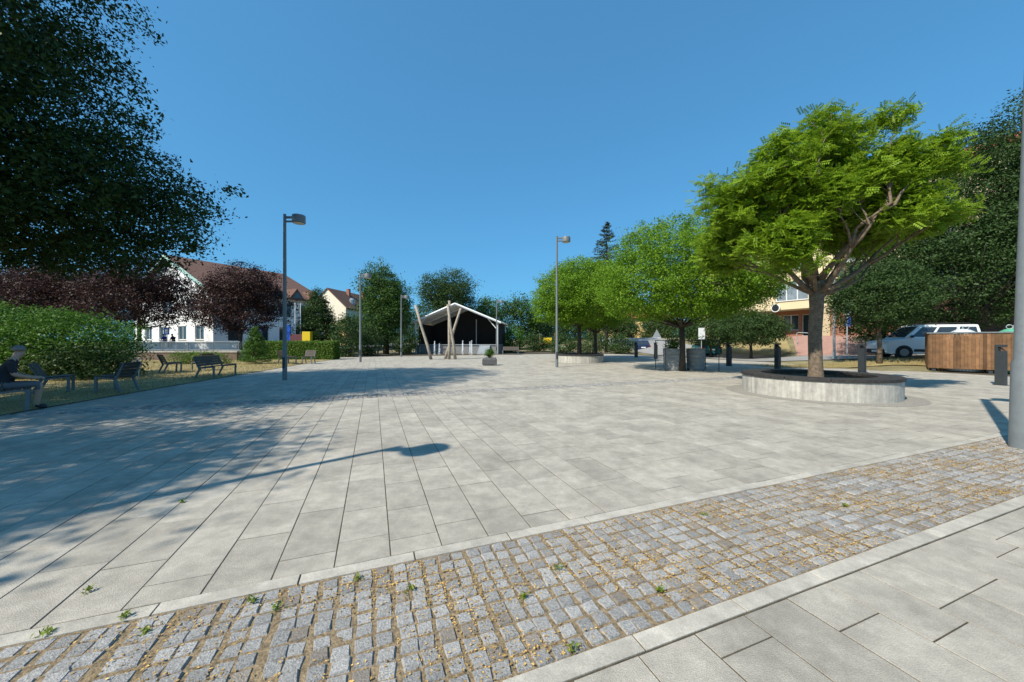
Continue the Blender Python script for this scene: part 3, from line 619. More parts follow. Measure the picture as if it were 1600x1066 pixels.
MB().b6(-1.0, .05, 0, .5, 0, 2.05).build('side_panel', M['maroon'], b_, bevel=.02); MB().b6(.053, .75, -.05, .5, 0, 2.3).build('front_panel', M['yellow'], b_, bevel=.02); MB().b6(-1.45, -1.02, .1, .2, 1.5, 2.9).build('sign_panel', M['blue'], b_)
for k, x in enumerate((-20.15, -19.95)):
    f = thing('flagpole', 'slim white flagpole beside the kiosk panel', 'flagpole', (x, 33.6 + k * .5, 0), 0, 'flagpoles by the kiosk'); MB().tube([(0, 0, 0), (0, 0, 5.0)], [.06, .035], 8).build('pole', M['frame'], f); MB().lathe([(.09, 0), (.09, .25), (.065, .3)], 10).build('base', M['galv'], f)
# ------------------------------------------------------------------ buildings
def windows(t, ops, yf, m='glass', nl=2, dep=.14, sill=True):
    for (x0, x1, z0, z1) in ops:
        f = MB(); b = .06; f.b6(x0, x1, yf + dep - .05, yf + dep, z0, z0 + b).b6(x0, x1, yf + dep - .05, yf + dep, z1 - b, z1).b6(x0, x0 + b, yf + dep - .05, yf + dep, z0 + b, z1 - b).b6(x1 - b, x1, yf + dep - .05, yf + dep, z0 + b, z1 - b)
        for q in range(1, nl): xm = x0 + (x1 - x0) * q / nl; f.b6(xm - .04, xm + .04, yf + dep - .052, yf + dep - .002, z0 + b, z1 - b)
        w = MB().b6(x0 + .01, x1 - .01, yf + dep - .02, yf + dep - .005, z0 + .01, z1 - .01).build('window', M[m], t)
        f.build('frame', M['frame'], w)
        if sill: MB().b6(x0 - .06, x1 + .06, yf - .07, yf + dep - .06, z0 - .06, z0 - .002).build('sill', M['kerb'], w)
def gable_roof(t, x0, x1, y0, y1, ze, zr, m, over=.5, thick=.2, axis='y', name='roof'):
    """ridge along axis; slab roof"""
    if axis == 'y':
        xm = (x0 + x1) / 2; sl = (zr - ze) / (xm - x0); a = x0 - over; b = x1 + over; za = ze - sl * over
        pts = [(a, za), (xm, zr), (b, za), (b, za + thick), (xm, zr + thick), (a, za + thick)]
        return MB().prof(pts, y0 - over, y1 + over).build(name, M[m], t)
# white hall: local x across gable, y along ridge
hd = math.atan2(-.45, .89)
h = thing('white_hall', 'large white hall with brown tiled roof, mint verge and triangular dormers', 'building', (-32.4, 39.2, .6), hd)
W2 = 20.2; LN = 13.0; ZE = 6.4; ZR = 11.0
ops = [(-17, -15, 1, 2.6), (-13, -11, 1, 2.6), (-8, -6, 1, 2.6), (-4, -2, 1, 2.6), (-12, -9.5, 4.2, 5.6), (-6, -4, 4.2, 5.6)]
MB().facade(-W2, 0, 0, ZE, 0, .35, ops).build('wall', M['white'], h); windows(h, ops, 0)
MB().prof([(-W2, ZE + .002), (0, ZE + .002), (-W2 / 2, ZR - .02)], 0, .35).build('gable', M['white'], h)
MB().b6(-W2, 0, LN - .35, LN, 0, ZE).prof([(-W2, ZE + .002), (0, ZE + .002), (-W2 / 2, ZR - .02)], LN - .35, LN).build('rear_wall', M['white'], h); MB().b6(-W2, -W2 + .35, .352, LN - .352, 0, ZE).build('side_wall', M['white'], h)
# long wall facing +x, built in its own rotated child
sw = bpy.data.objects.new('long_wall', MB().facade(.352, LN - .352, 0, ZE, 0, .35, [(x, x + 1.5, z, z + 1.7) for x in (1.4, 4.2, 7.0, 9.8) for z in (.9, 3.9)]).mesh('long_wall')); sw.data.materials.append(M['white']); COL.objects.link(sw); sw.parent = h; sw.rotation_euler = (0, 0, R(90)); sw.location = (0, 0, 0)
for x in (1.4, 4.2, 7.0, 9.8):
    for z in (.9, 3.9):
        w = MB().b6(x + .01, x + 1.49, .12, .14, z, z + 1.7).build('window', M['glass'], sw)
rf = gable_roof(h, -W2, 0, 0, LN, ZE, ZR, 'roof', .6, .22)
for sg in (0, 1):
    a = (-W2 / 2, ZR + .26) ; e = (.65, ZE - .27 + .27) if sg else (-W2 - .65, ZE)
    MB().prof([(a[0], a[1]), (e[0], e[1] - .05), (e[0], e[1] - .42), (a[0], a[1] - .42)], -.66, -.602).build('verge_board', M['mint'], h)
for y in (6.4, 8.9, 11.4):
    d = MB().add([(.62, y - 1.0, ZE - .12), (.62, y + 1.0, ZE - .12), (.62, y, ZE + 1.25), (-2.9, y, ZE + 1.25)], [(0, 1, 2), (1, 3, 2), (0, 2, 3)]).build('dormer', M['roof'], rf)
    MB().add([(.66, y - .62, ZE + .0), (.66, y + .62, ZE + .0), (.66, y, ZE + .85)], [(0, 1, 2)]).build('dormer_glass', M['glass'], rf)
# cream gabled house
h = thing('cream_house', 'cream gabled house with steep brown roof and chimneys', 'building', (-35.0, 69, 0), R(-9.6))
MB().facade(-4, 3.6, 0, 5.0, 0, .35, [(-2.5, -1, 3.2, 4.5), (.8, 2.2, 3.2, 4.5), (-2.5, -1, .9, 2.3), (.8, 2.2, .9, 2.3)]).b6(3.25, 3.6, .352, 16, 0, 5.0).build('lower_wall', M['yellowr'], h)
windows(h, [(-2.5, -1, 3.2, 4.5), (.8, 2.2, 3.2, 4.5), (-2.5, -1, .9, 2.3), (.8, 2.2, .9, 2.3)], 0)
MB().prof([(-4.05, 5.002), (3.65, 5.002), (3.65, 7.9), (-.2, 11.4), (-4.05, 7.9)], -.05, 15.9).build('upper_wall', M['palecream'], h)
rf = gable_roof(h, -4.05, 3.65, .2, 15.8, 7.9, 11.42, 'roof', .45, .2)
for y in (5, 10): MB().b6(.3, .9, y, y + .6, 10.4, 12.1).build('chimney', M['brick'], rf)
for y in (3.5, 9.5): MB().lathe([(.55, 0), (.55, 1.0), (.3, 1.35)], 10, (2.6, y, 8.6)).build('dormer', M['glassl'], rf)
# far orange house at right
h = thing('orange_house', 'pale orange house half hidden behind the parked cars', 'building', (25, 78, 0), R(-8))
o4 = [(-6 + k * 3, -4.6 + k * 3, z, z + 1.5) for k in range(5) for z in (1, 4)]
MB().facade(-8, 9, 0, 6.4, 0, .35, o4).b6(-8, -7.65, .352, 9, 0, 6.4).b6(8.65, 9, .352, 9, 0, 6.4).build('wall', M['yellowr'], h); windows(h, o4, 0)
MB().add([(-8.5, -.6, 6.4), (9.5, -.6, 6.4), (9.5, 9.6, 6.4), (-8.5, 9.6, 6.4), (-4, 4.5, 9.6), (5, 4.5, 9.6)], [(0, 1, 5, 4), (1, 2, 5), (2, 3, 4, 5), (3, 0, 4), (3, 2, 1, 0)]).build('roof', M['roofred'], h)
# yellow panel building at the right
h = thing('yellow_building', 'yellow four-storey building with brick ground floor and red roof', 'building', (FP.x, FP.y, 1.88), math.atan2(FE.y, FE.x))
X0, X1 = -9.5, 24.0; wins = []
for z in (3.6, 6.65, 9.7):
    for (a, b) in ((-6.8, -3.9), (-.3, 2.6), (5.2, 6.4), (9, 11.9), (14, 15.2), (17.5, 20.4)): wins.append((a, b, z, z + 1.9))
MB().facade(X0, X1, 2.75, 12.6, 0, .35, wins).b6(X0, X0 + .35, .352, 11, 0, 12.6).b6(X1 - .35, X1, .352, 11, 0, 12.6).build('wall', M['cream'], h)
windows(h, wins, 0, 'glassl', 3)
MB().b6(X0 + .4, X1 - .4, .36, 2.6, 2.752, 2.9).build('porch_ceiling', M['white'], h)
dz = [(-2.6, -1.2, .05, 2.3), (-.9, .6, .7, 2.3), (.9, 2.6, .05, 2.3)]
MB().facade(X0 + .36, 3.7, -.6, 2.75, 2.3, 2.6, dz).b6(4.35, X1, .1, .45, -.6, 2.748).b6(3.7, 4.0, .45, 2.298, -.6, 2.748).build('ground_floor_wall', M['brick'], h)
windows(h, dz, 2.3, 'glass', 2, sill=False)
for x in (3.72, -3.6, -8.6): MB().b6(x, x + .6, .02, .44, -.6, 2.748).build('column', M['beige'], h)
for z in (6.65, 9.7, 3.6):
    for xb in (5.0, 13.8):
        b_ = MB().b6(xb, xb + 1.7, -.9, -.003, z - .28, z - .12).build('balcony', M['white'], h)
        g_ = MB().b6(xb, xb + 1.7, -.9, -.86, z + .75, z + .8).b6(xb, xb + .04, -.858, -.003, z + .75, z + .8).b6(xb + 1.66, xb + 1.7, -.858, -.003, z + .75, z + .8)
        for q in range(14): g_.b6(xb + q * .128, xb + q * .128 + .02, -.89, -.87, z - .12, z + .75)
        g_.build('balcony_rail', M['metal'], b_)
MB().add([(X0 - .6, -.7, 12.6), (X1 + .6, -.7, 12.6), (X1 + .6, 11.6, 12.6), (X0 - .6, 11.6, 12.6), (X0 + 5, 5.5, 15.2), (X1 - 5, 5.5, 15.2)], [(0, 1, 5, 4), (1, 2, 5), (2, 3, 4, 5), (3, 0, 4), (3, 2, 1, 0)]).build('roof', M['roofred'], h)
ck = MB().lathe([(.42, -.06), (.42, .06)], 24).build('clock_sign', M['frame'], h); ck.rotation_euler = (R(90), 0, 0); ck.location = (-.2, -.16, 2.95)
ck2 = MB().lathe([(.34, .061), (.34, .07)], 24).build('clock_ring', M['black'], h); ck2.rotation_euler = (R(90), 0, 0); ck2.location = (-.2, -.16, 2.95)
hr = thing('handrail', 'bent pale steel handrail beside the red entrance path', 'handrail', on(24.1, 30.6))
MB().tube([(0, 0, -.1), (0, 0, .95), (.1, 0, 1.05), (1.2, -.8, .95), (1.35, -.9, .8), (1.35, -.9, -.3)], .03, 8).build('rail', M['galv'], hr)
# ------------------------------------------------------------------ stage canopy
S = thing('stage_canopy', 'open stage with white gabled membrane canopy and dark back walls', 'stage', (-6.35, 41, 0), R(-6.6))
HWD = 4.75; DP = 6.2; EH = 3.6; AH = 5.55
for x in (-HWD, HWD):
    for y in (0, DP): MB().tube([(x, y, 0), (x, y, EH)], .10, 10).build('post', M['frame'], S)
    MB().tube([(x, 0, EH - .9), (x - math.copysign(1.1, x), 0, EH + .38)], .05, 6).build('brace', M['frame'], S)
for y in (0, DP / 2, DP):
    for sg in (-1, 1): MB().tube([(sg * (HWD + .35), y, EH - .14), (0, y, AH)], .085, 6).build('rafter', M['frame'], S)
for sg in (-1, 1):
    a, b = (sg * (HWD + .45), EH - .1), (0, AH + .12)
    MB().add([(a[0], -.35, a[1]), (b[0], -.35, b[1]), (b[0], DP + .35, b[1]), (a[0], DP + .35, a[1]), (a[0], -.35, a[1] + .05), (b[0], -.35, b[1] + .05), (b[0], DP + .35, b[1] + .05), (a[0], DP + .35, a[1] + .05)], [(0, 1, 2, 3), (7, 6, 5, 4), (0, 4, 5, 1), (2, 6, 7, 3), (0, 3, 7, 4)]).build('canopy', M['membrane'], S)
    MB().tube([(a[0], -.36, a[1] - .02), (b[0], -.36, b[1] - .02)], .12, 6).build('canopy_edge', M['signw'], S)
    for q in (.3, .6): MB().tube([(a[0] * (1 - q), -.3, a[1] + (b[1] - a[1]) * q - .06), (a[0] * (1 - q), DP, a[1] + (b[1] - a[1]) * q - .06)], .04, 5).build('purlin', M['frame'], S)
MB().b6(-HWD, HWD, .25, DP, 0, .98).build('stage_front', M['stagegrey'], S); MB().b6(-HWD - .05, HWD + .05, .15, DP + .05, .982, 1.04).build('stage_floor', M['galv'], S)
MB().prof([(-HWD, 1.042), (HWD, 1.042), (HWD, EH - .1), (0, AH - .15), (-HWD, EH - .1)], DP - .2, DP - .1).build('back_wall', M['stage'], S)
for sg in (-1, 1): MB().b6(sg * (HWD - .06) - .03, sg * (HWD - .06) + .03, .9, DP - .22, 1.042, EH - .15).build('side_wall', M['stage'], S)
for x in (-2.4, 1.2): MB().tube([(x, DP - .9, 1.04), (x, DP - .9, 4.2)], .05, 6).build('inner_post', M['frame'], S)
for k in range(5): MB().b6(2.7, 3.9, -.05 - .3 * (4 - k) - .0, .22 - .3 * (4 - k), 0, .19 * (k + 1)).build('step', M['galv'], S)
# leaning logs
for k, (bx, by, tx, ty, lab) in enumerate(((674, 561.7, 649, 477, 'weathered log leaning outward away from the other logs'), (701.7, 561.7, 702.3, 470, 'weathered log standing upright in the log group'), (711.6, 561.7, 699.5, 476, 'weathered log leaning across the upright log'), (695, 561.2, 720, 482, 'pale log leaning towards the stage behind the upright log'))):
    g = G(bx, by); Yt = g.y + (.35 if k == 3 else -.25 if k == 2 else 0); s = Yt / FPX; top = Vector(((tx - 800) * s, Yt, EYE + (HZ - ty) * s))
    t = thing('leaning_log', lab, 'log', g, 0, 'leaning log sculpture'); d = top - g
    o = MB().tube([Vector((0, 0, -.1)), d * .25 + Vector((.02, 0, 0)), d * .6 + Vector((-.02, .01, 0)), d], [.125, .115, .105, .095], 10).build('log_shaft', M['log'], t, True); 
    q = d.normalized(); MB().tube([d + q * .002, d + q * .02], .085, 10).build('cut_end', M['wood'], t)
# water jets before the stage
def jet(x, y, hgt, k):
    t = thing('water_jet', 'white foaming water jet rising before the stage', 'fountain jet', (x, y, 0), 0, 'water jets of the ground fountain')
    rg2 = np.random.default_rng(100 + k); n = 420; q = rg2.random(n); sp = .06 - .04 * q
    P = np.column_stack([rg2.normal(0, 1, n) * sp, rg2.normal(0, 1, n) * sp, q ** .8 * hgt]); Nn = rg2.normal(size=(n, 3)); Nn /= np.linalg.norm(Nn, axis=1)[:, None]
    tag(link('spray', quads_mesh('spray', leaf_arrays(P, Nn, rg2.uniform(.03, .08, n), rg2.uniform(.02, .05, n), rg2), M['water']), t), kind='stuff')
    MB().tube([(0, 0, 0), (.01, 0, hgt * .5), (0, 0, hgt * .95)], [.02, .035, .012], 8).build('core', M['water'], t, True)
for k, (px, hh) in enumerate(((679, 1.45), (684, 1.2), (723, 1.5), (733, 1.4), (737, 1.5))): jet((px - 800) / FPX * 36.5, 36.5 + (k % 2) * .8, hh, k)
# stone block with plant
g = G(765, 571); t = thing('stone_block', 'dark stone block with feet standing alone on the slabs', 'planter', g)
MB().add([(-.42, -.3, .05), (.42, -.3, .05), (.42, .3, .05), (-.42, .3, .05), (-.42, -.3, .36), (.42, -.3, .36), (.42, .3, .36), (-.42, .3, .36), (-.34, -.24, .46), (.34, -.24, .46), (.34, .24, .46), (-.34, .24, .46)], [(3, 2, 1, 0), (8, 9, 10, 11)] + [(a + i, a + (i + 1) % 4, a + 4 + (i + 1) % 4, a + 4 + i) for a in (0, 4) for i in range(4)]).build('block', M['stone'], t, bevel=.015)
for x in (-.33, .33): MB().b6(x - .06, x + .06, -.2, .2, 0, .048).build('foot', M['galv'], t)
shrub('potted_plant', 'small browning plant growing on the dark stone block', 'plant', (g.x, g.y, .44), [E(0, 0, .28, .22, .2, .26)], 50, 26, .06, .07, 'shrub', 81)
# ------------------------------------------------------------------ lamps
def lamp(label, x, y, H, r0=.08, lean=0.0, cat='lamp', group='square lamps'):
    t = thing('street_lamp', label, 'street lamp', (x, y, 0), 0, group); t.rotation_euler = (0, R(lean), 0)
    MB().lathe([(r0 * 1.0, -.1), (r0 * 1.0, 1.15), (r0 * .86, 1.2), (r0 * .62, H)], 18).build('post', M['metal'], t, False)
    smooth_by_angle(t.children[0])
    MB().b6(-.02, .34, -.03, .03, H - .16, H - .08).b6(-.02, .34, -.03, .03, H - .30, H - .24).build('arm', M['metal'], t, bevel=.006)
    hd_ = MB().lathe([(.20, -.02), (.225, 0), (.225, .25), (.215, .27)], 28, (.52, 0, H - .32)).build('lamp_head', M['metal'], t); smooth_by_angle(hd_)
    MB().lathe([(.185, -.028), (.185, -.021)], 24, (.52, 0, H - .32)).build('lens', M['lens'], hd_)
    MB().b6(-.045, .045, -r0 - .006, -r0 + .02, .45, .85).build('service_door', M['metald'], t)
lamp('grey street lamp standing by the lawn edge near the bench', -8.42, 13.4, 6.15)
lamp('grey street lamp standing before the dark bushes beside the tall tree', -10.4, 24.8, 6.1)
lamp('grey street lamp standing before the thick trunk beside the stage', -10.2, 33.3, 5.7)
lamp('tall grey street lamp standing alone in front of the far ring planter', 2.48, 20.0, 7.25)
lamp('grey street lamp standing at the stage steps', -1.66, 39, 5.9)
lamp('thick grey lamp post rising from the cobble strip', 6.93, 4.9, 6.4, .125, 1.7)
lamp('grey street lamp beside the square whose head shadows the slabs', -5.95, 1.05, 6.1)
# ------------------------------------------------------------------ planters, tubs, bollards
def ring_planter(label, x, y, r):
    t = thing('ring_planter', label, 'planter', (x, y, 0)); n = 64
    def ring(ro, ri, z0, z1):
        vs = []; fs = []
        for j in range(n):
            a = 2 * math.pi * j / n; c, s = math.cos(a), math.sin(a); vs += [(ro * c, ro * s, z0), (ro * c, ro * s, z1), (ri * c, ri * s, z1), (ri * c, ri * s, z0)]
        for j in range(n):
            k = 4 * j; q = 4 * ((j + 1) % n); fs += [(k, q, q + 1, k + 1), (k + 1, q + 1, q + 2, k + 2), (k + 2, q + 2, q + 3, k + 3)]
        return MB().add(vs, fs)
    o = ring(r, r - .16, -.05, .47).build('wall', M['conc'], t); smooth_by_angle(o)
    ns = 12
    for k in range(ns):
        vs = []; a0 = 2 * math.pi * k / ns + .004; a1 = 2 * math.pi * (k + 1) / ns - .004; m_ = 6
        for j in range(m_ + 1):
            a = a0 + (a1 - a0) * j / m_; c, s = math.cos(a), math.sin(a); ro, ri = r + .03, r - .46
            vs += [(ro * c, ro * s, .472), (ro * c, ro * s, .55), (ri * c, ri * s, .55), (ri * c, ri * s, .472)]
        fs = [(4 * j + q, 4 * j + 4 + q, 4 * j + 4 + (q + 1) % 4, 4 * j + (q + 1) % 4) for j in range(m_) for q in range(4)] + [(0, 1, 2, 3), (4 * m_ + 3, 4 * m_ + 2, 4 * m_ + 1, 4 * m_)]
        MB().add(vs, fs).build('cap_segment', M['cap'], t, bevel=.008)
    MB().lathe([(r - .161, .30), (.01, .38)], 40).build('soil', M['soil'], t)
    gv_ = ring(r + .42, r + .001, .0, .007).build('gravel_ring', M['gravel'], t); return t
ring_planter('near round concrete planter with dark seat ring and a tree', 8.42, 10.06, 1.70)
ring_planter('far round concrete planter with dark seat ring before the playground', 4.65, 25.0, 1.62)
for k, (px, lab) in enumerate(((1050.5, 'ribbed grey round tub with a small shrub, left of the tree trunk'), (1087, 'ribbed grey round tub without a shrub, right of the tree trunk'))):
    g = G(px, 578.8); t = thing('round_tub', lab, 'planter', (g.x, g.y - .0, 0))
    pr = [(.38, 0)]
    for q in range(5): z = .04 + q * .2; pr += [(.385 + q * .008, z), (.40 + q * .008, z + .02), (.40 + q * .008, z + .17), (.385 + q * .008, z + .19)]
    pr += [(.44, 1.04), (.44, 1.08), (.39, 1.08), (.38, .98)]
    o = MB().lathe(pr, 28).build('tub_body', M['tub'], t); smooth_by_angle(o, 50)
    MB().lathe([(.385, .96), (.02, 1.0)], 20).build('soil', M['soil'], t)
    if k == 0: shrub('tub_shrub', 'small feathery shrub growing in the grey tub', 'plant', (g.x, g.y, 1.0), [E(0, 0, .3, .33, .3, .33)], 60, 26, .07, .08, 'shrub', 85)
tg = thing('tree_guard', 'thin metal guard frame around the trunk between the tubs', 'tree guard', (8.3, 17.75, 0))
for (x, y) in ((-.95, -.45), (1.6, -.45), (-.95, .75), (1.6, .75)): MB().tube([(x, y, 0), (x, y, 1.5)], .02, 6).build('upright', M['metald'], tg)
MB().tube([(-.95, -.45, 1.48), (1.6, -.45, 1.48), (1.6, .75, 1.48), (-.95, .75, 1.48), (-.95, -.45, 1.48)], .02, 6).build('top_bar', M['metald'], tg)
bl = [(1139, 572, 'beside the dry mound'), (1215, 576.6, 'left of the near ring planter'), (1347, 584, 'behind the near ring planter'), (1564, 602, 'before the wooden enclosure'), (1024.6, 561, 'beside the white sign by the tubs'), (994, 558.5, 'before the dark blue car')]
for px, py, lab in bl:
    g = G(px, py); t = thing('bollard_light', 'dark square bollard light ' + lab, 'bollard', g, R(20), 'bollard lights along the square')
    o = MB().b6(-.105, .105, -.105, .105, 0, 1.12).b6(-.105, .105, .03, .105, 1.121, 1.25).b6(-.105, .105, -.105, .105, 1.251, 1.33).build('shaft', M['metald'], t, bevel=.006)
    MB().add([(-.09, -.09, 1.122), (.09, -.09, 1.122), (.09, .028, 1.25), (-.09, .028, 1.25)], [(0, 1, 2, 3)]).build('reflector', M['black'], t); MB().b6(-.14, .14, -.14, .14, 0, .012).build('base_plate', M['metald'], t)
# ------------------------------------------------------------------ wooden enclosure, recycling containers
BX = Vector((19.95, 17.3)); BE = Vector((.707, -.707)).normalized(); t = thing('wooden_enclosure', 'brown plank enclosure with flat metal capping around the containers', 'enclosure', (BX.x, BX.y, .05), math.atan2(BE.y, BE.x))
BL = 3.6; BD = 1.45; BH = 1.78; npl = 34
pm_ = MB().b6(-.050, .050, -.014, .014, .12, BH - .03).mesh('plank'); pm_.materials.append(M['wood'])
for k in range(npl):
    o = link('plank', pm_, t); o.location = ((k + .5) * BL / npl, random.uniform(-.004, .004), random.uniform(-.006, .006))
for k in range(13):
    for x in (-.02, BL + .02): o = link('plank', pm_, t); o.location = (x, (k + .5) * BD / 13 + .02, 0); o.rotation_euler = (0, 0, R(90))
for k in range(npl): o = link('plank', pm_, t); o.location = ((k + .5) * BL / npl, BD + .05, 0)
MB().b6(-.07, BL + .07, -.05, .07, BH - .029, BH + .03).b6(-.07, BL + .07, BD - .02, BD + .1, BH - .029, BH + .03).b6(-.07, .07, .071, BD - .021, BH - .029, BH + .03).b6(BL - .07, BL + .07, .071, BD - .021, BH - .029, BH + .03).build('metal_capping', M['metal'], t)
for x in (.15, 1.8, BL - .15):
    for y in (.08, BD - .06): MB().b6(x - .06, x + .06, y - .05, y + .05, -.08, BH - .03).build('post', M['metald'], t)
for x, m_, lab in ((1.1, 'greycont', 'pale recycling container with lifting loops inside the wooden enclosure'), (2.5, 'greencont', 'green domed recycling container with lifting loops inside the wooden enclosure')):
    p = BX + BE * x + Vector((-BE.y, BE.x)) * .74; c = thing('recycling_container', lab, 'container', (p.x, p.y, .05), math.atan2(BE.y, BE.x))
    o = MB().lathe([(.52, 0), (.58, .1), (.6, 1.2), (.57, 1.5), (.45, 1.78), (.22, 1.93), (.02, 1.96)], 24).build('container_body', M[m_], c); smooth_by_angle(o, 50)
    for sx in (-.09, .09): MB().tube([(sx + .09 * math.cos(a), 0, 2.03 + .09 * math.sin(a)) for a in [i * math.pi / 6 for i in range(13)]], .016, 6).build('lifting_loop', M['galv'], c)
# ------------------------------------------------------------------ street signs at right
g = on(19.6, 22.0); f = thing('sign_post', 'tall plain galvanised post beside the red path', 'post', g); MB().tube([(0, 0, -.1), (0, 0, 5.2)], [.07, .05], 10).build('shaft', M['galv'], f); MB().lathe([(.09, -.1), (.09, .35), (.07, .4)], 12).build('sleeve', M['galv'], f)
g = on(21.5, 23.2); s_ = thing('road_sign', 'road sign seen edge-on on a post beside the red path', 'sign', g, R(70))
MB().tube([(0, 0, -.1), (0, 0, 3.9)], .035, 8).build('post', M['galv'], s_); MB().b6(-.35, .35, -.06, -.038, 2.6, 3.85).build('plate', M['galv'], s_); MB().b6(-.3, .3, -.06, -.038, 1.9, 2.5).build('lower_plate', M['blue'], s_)
sign('road_sign', 'white rectangular sign on a post behind the grey tubs', G(1096, 560) , 2.55, .95, 'plain', 'signw', 0, .55)
sign('road_sign', 'grey triangular sign back on a post near the white van box', (14.6, 36.5, 0), 2.6, .8, 'tri', 'galv', 0, .95)
# ------------------------------------------------------------------ vehicles
def car(name, label, cat, loc, rz, paint, Ln, Wd, H, belt, hood, kind, col):
    """local +x is forward"""
    t = thing(name, label, cat, loc, rz); pm = mat(name + '_paint_' + paint, col, 0.25, spec=.6); a, b = -Ln / 2, Ln / 2; w = Wd / 2
    if kind == 'van':
        low = [(a + .12, .28), (a + .02, .5), (a + .04, belt), (b - .98, belt), (b - .82, hood + .03), (b - .22, hood - .10), (b - .04, hood - .27), (b, .55), (b - .04, .30), (b - .2, .22)]
        gb = (a + .05, b - .88); gr = (a + .16, b - 1.62)
    else:
        low = [(a + .1, .25), (a, .5), (a + .05, belt - .03), (a + .25, belt), (b - 1.2, belt), (b - .9, hood + .02), (b - .25, hood - .12), (b - .03, .58), (b, .35), (b - .15, .2)]
        gb = (a + .2, b - 1.12); gr = (a + .62, b - 1.95)
    ws = [-w, -w + .06, w - .06, w]; n = len(low); vs = []; fs = []
    for y, sc in zip(ws, (.95, 1, 1, .95)):
        for x, z in low: vs.append((x * (1 if sc == 1 else .985), y, z if sc == 1 else .28 + (z - .28) * .97))
    for k in range(3):
        for i in range(n): fs.append((k * n + i, k * n + (i + 1) % n, (k + 1) * n + (i + 1) % n, (k + 1) * n + i))
    fs += [tuple(range(n - 1, -1, -1)), tuple(3 * n + i for i in range(n))]
    body = MB().add(vs, fs).build('body', pm, t, bevel=.03); smooth_by_angle(body, 30)
    wt = w * .82; wb = w - .03; P8 = [(gb[0], -wb, belt - .01), (gb[1], -wb, belt - .01), (gb[1], wb, belt - .01), (gb[0], wb, belt - .01), (gr[0], -wt, H - .03), (gr[1], -wt, H - .03), (gr[1], wt, H - .03), (gr[0], wt, H - .03), ]
    cabin = MB().add(P8 + [(gr[0] + .15, -wt * .8, H), (gr[1] - .15, -wt * .8, H), (gr[1] - .15, wt * .8, H), (gr[0] + .15, wt * .8, H)], [(i, (i + 1) % 4, 4 + (i + 1) % 4, 4 + i) for i in range(4)] + [(4 + i, 4 + (i + 1) % 4, 8 + (i + 1) % 4, 8 + i) for i in range(4)] + [(8, 9, 10, 11)]).build('cabin', pm, t, bevel=.03); smooth_by_angle(cabin, 30)
    def pane(q, s0, s1, t0, t1, nm, sl=(0, 0), m='glass'):
        q = [Vector(v) for v in q]; nrm = (q[1] - q[0]).cross(q[3] - q[0]).normalized() * .006
        f = lambda s, u: (q[0].lerp(q[1], s)).lerp(q[3].lerp(q[2], s), u) + nrm
        v = [f(s0, t0), f(s1, t0), f(s1 + sl[1], t1), f(s0 + sl[0], t1)]
        MB().add(v + [x - nrm * .8 for x in v], [(0, 1, 2, 3), (0, 4, 5, 1), (1, 5, 6, 2), (2, 6, 7, 3), (3, 7, 4, 0)]).build(nm, M[m], cabin)
    for sd_ in (0, 1):
        q = [P8[0], P8[1], P8[5], P8[4]] if sd_ == 0 else [P8[2], P8[3], P8[7], P8[6]]
        cuts = ((.05, .31), (.36, .64), (.68, .93)) if sd_ == 0 else ((.07, .32), (.36, .64), (.69, .95))
        for c0, c1 in cuts: pane(q, c0, c1, .10, .84, 'side_window')
    pane([P8[1], P8[2], P8[6], P8[5]], .06, .94, .06, .90, 'windscreen'); pane([P8[3], P8[0], P8[4], P8[7]], .1, .9, .12, .86, 'rear_window')
    for x in (a + .78, b - .82):
        for s_ in (-1, 1):
            ar = MB().tube([(x, s_ * (w - .16), .33), (x, s_ * (w + .004), .33)], .385, 20).build('wheel_arch', M['plastic'], t)
            wh = bpy.data.objects.new('wheel', None); COL.objects.link(wh); wh.parent = t; wh.location = (x, s_ * (w - .08), .32)
            MB().tube([(0, -.1, 0), (0, -.085, 0), (0, .085, 0), (0, .1, 0)], [.29, .32, .32, .29], 22).build('tyre', M['rubber'], wh)
            rm = MB().tube([(0, s_ * .1, 0), (0, s_ * .108, 0)], .2, 18).build('rim', M['rim'], wh)
    for s_ in (-1, 1):
        MB().box((b - .13, s_ * (w - .2), hood - .22), (.22, .3, .17), s_ * -.25).build('headlight', M['lampclear'], t, bevel=.03)
        MB().box((a + .05, s_ * (w - .11), belt - .12), (.1, .14, .38 if kind == 'van' else .2)).build('tail_light', M['tail'], t, bevel=.02)
        MB().box((gb[1] - .25, s_ * (w + .08), belt + .08), (.1, .18, .14)).build('mirror', pm if kind != 'van' else M['plastic'], t, bevel=.03)
        MB().b6(a + 1.2, b - 1.25, s_ * (w + .002) - .012, s_ * (w + .002) + .012, .36, .50).build('side_trim', M['plastic'], t)
        for xh in (b - 2.1, b - 3.05): MB().b6(xh, xh + .17, s_ * (w + .004) - .014, s_ * (w + .004) + .014, belt - .13, belt - .09).build('door_handle', M['plastic'], t)
        if kind == 'van': MB().tube([(gr[0] + .2, s_ * wt * .88, H - .01), (gr[0] + .35, s_ * wt * .88, H + .07), (gr[1] - .3, s_ * wt * .88, H + .07), (gr[1] - .1, s_ * wt * .88, H - .01)], .02, 6).build('roof_rail', M['plastic'], t)
    MB().b6(b - .10, b + .025, -w + .12, w - .12, .26, .5).build('front_bumper', M['plastic'], t, bevel=.03); MB().b6(a - .03, a + .1, -w + .1, w - .1, .28, .52).build('rear_bumper', M['plastic'] if kind == 'van' else pm, t, bevel=.03)
    MB().b6(a - .04, a - .031, -.26, .26, .6 if kind != 'van' else .55, .72 if kind != 'van' else .66).build('number_plate', M['signw'], t); MB().b6(b + .026, b + .034, -.26, .26, .32, .43).build('number_plate', M['signw'], t)
    return t
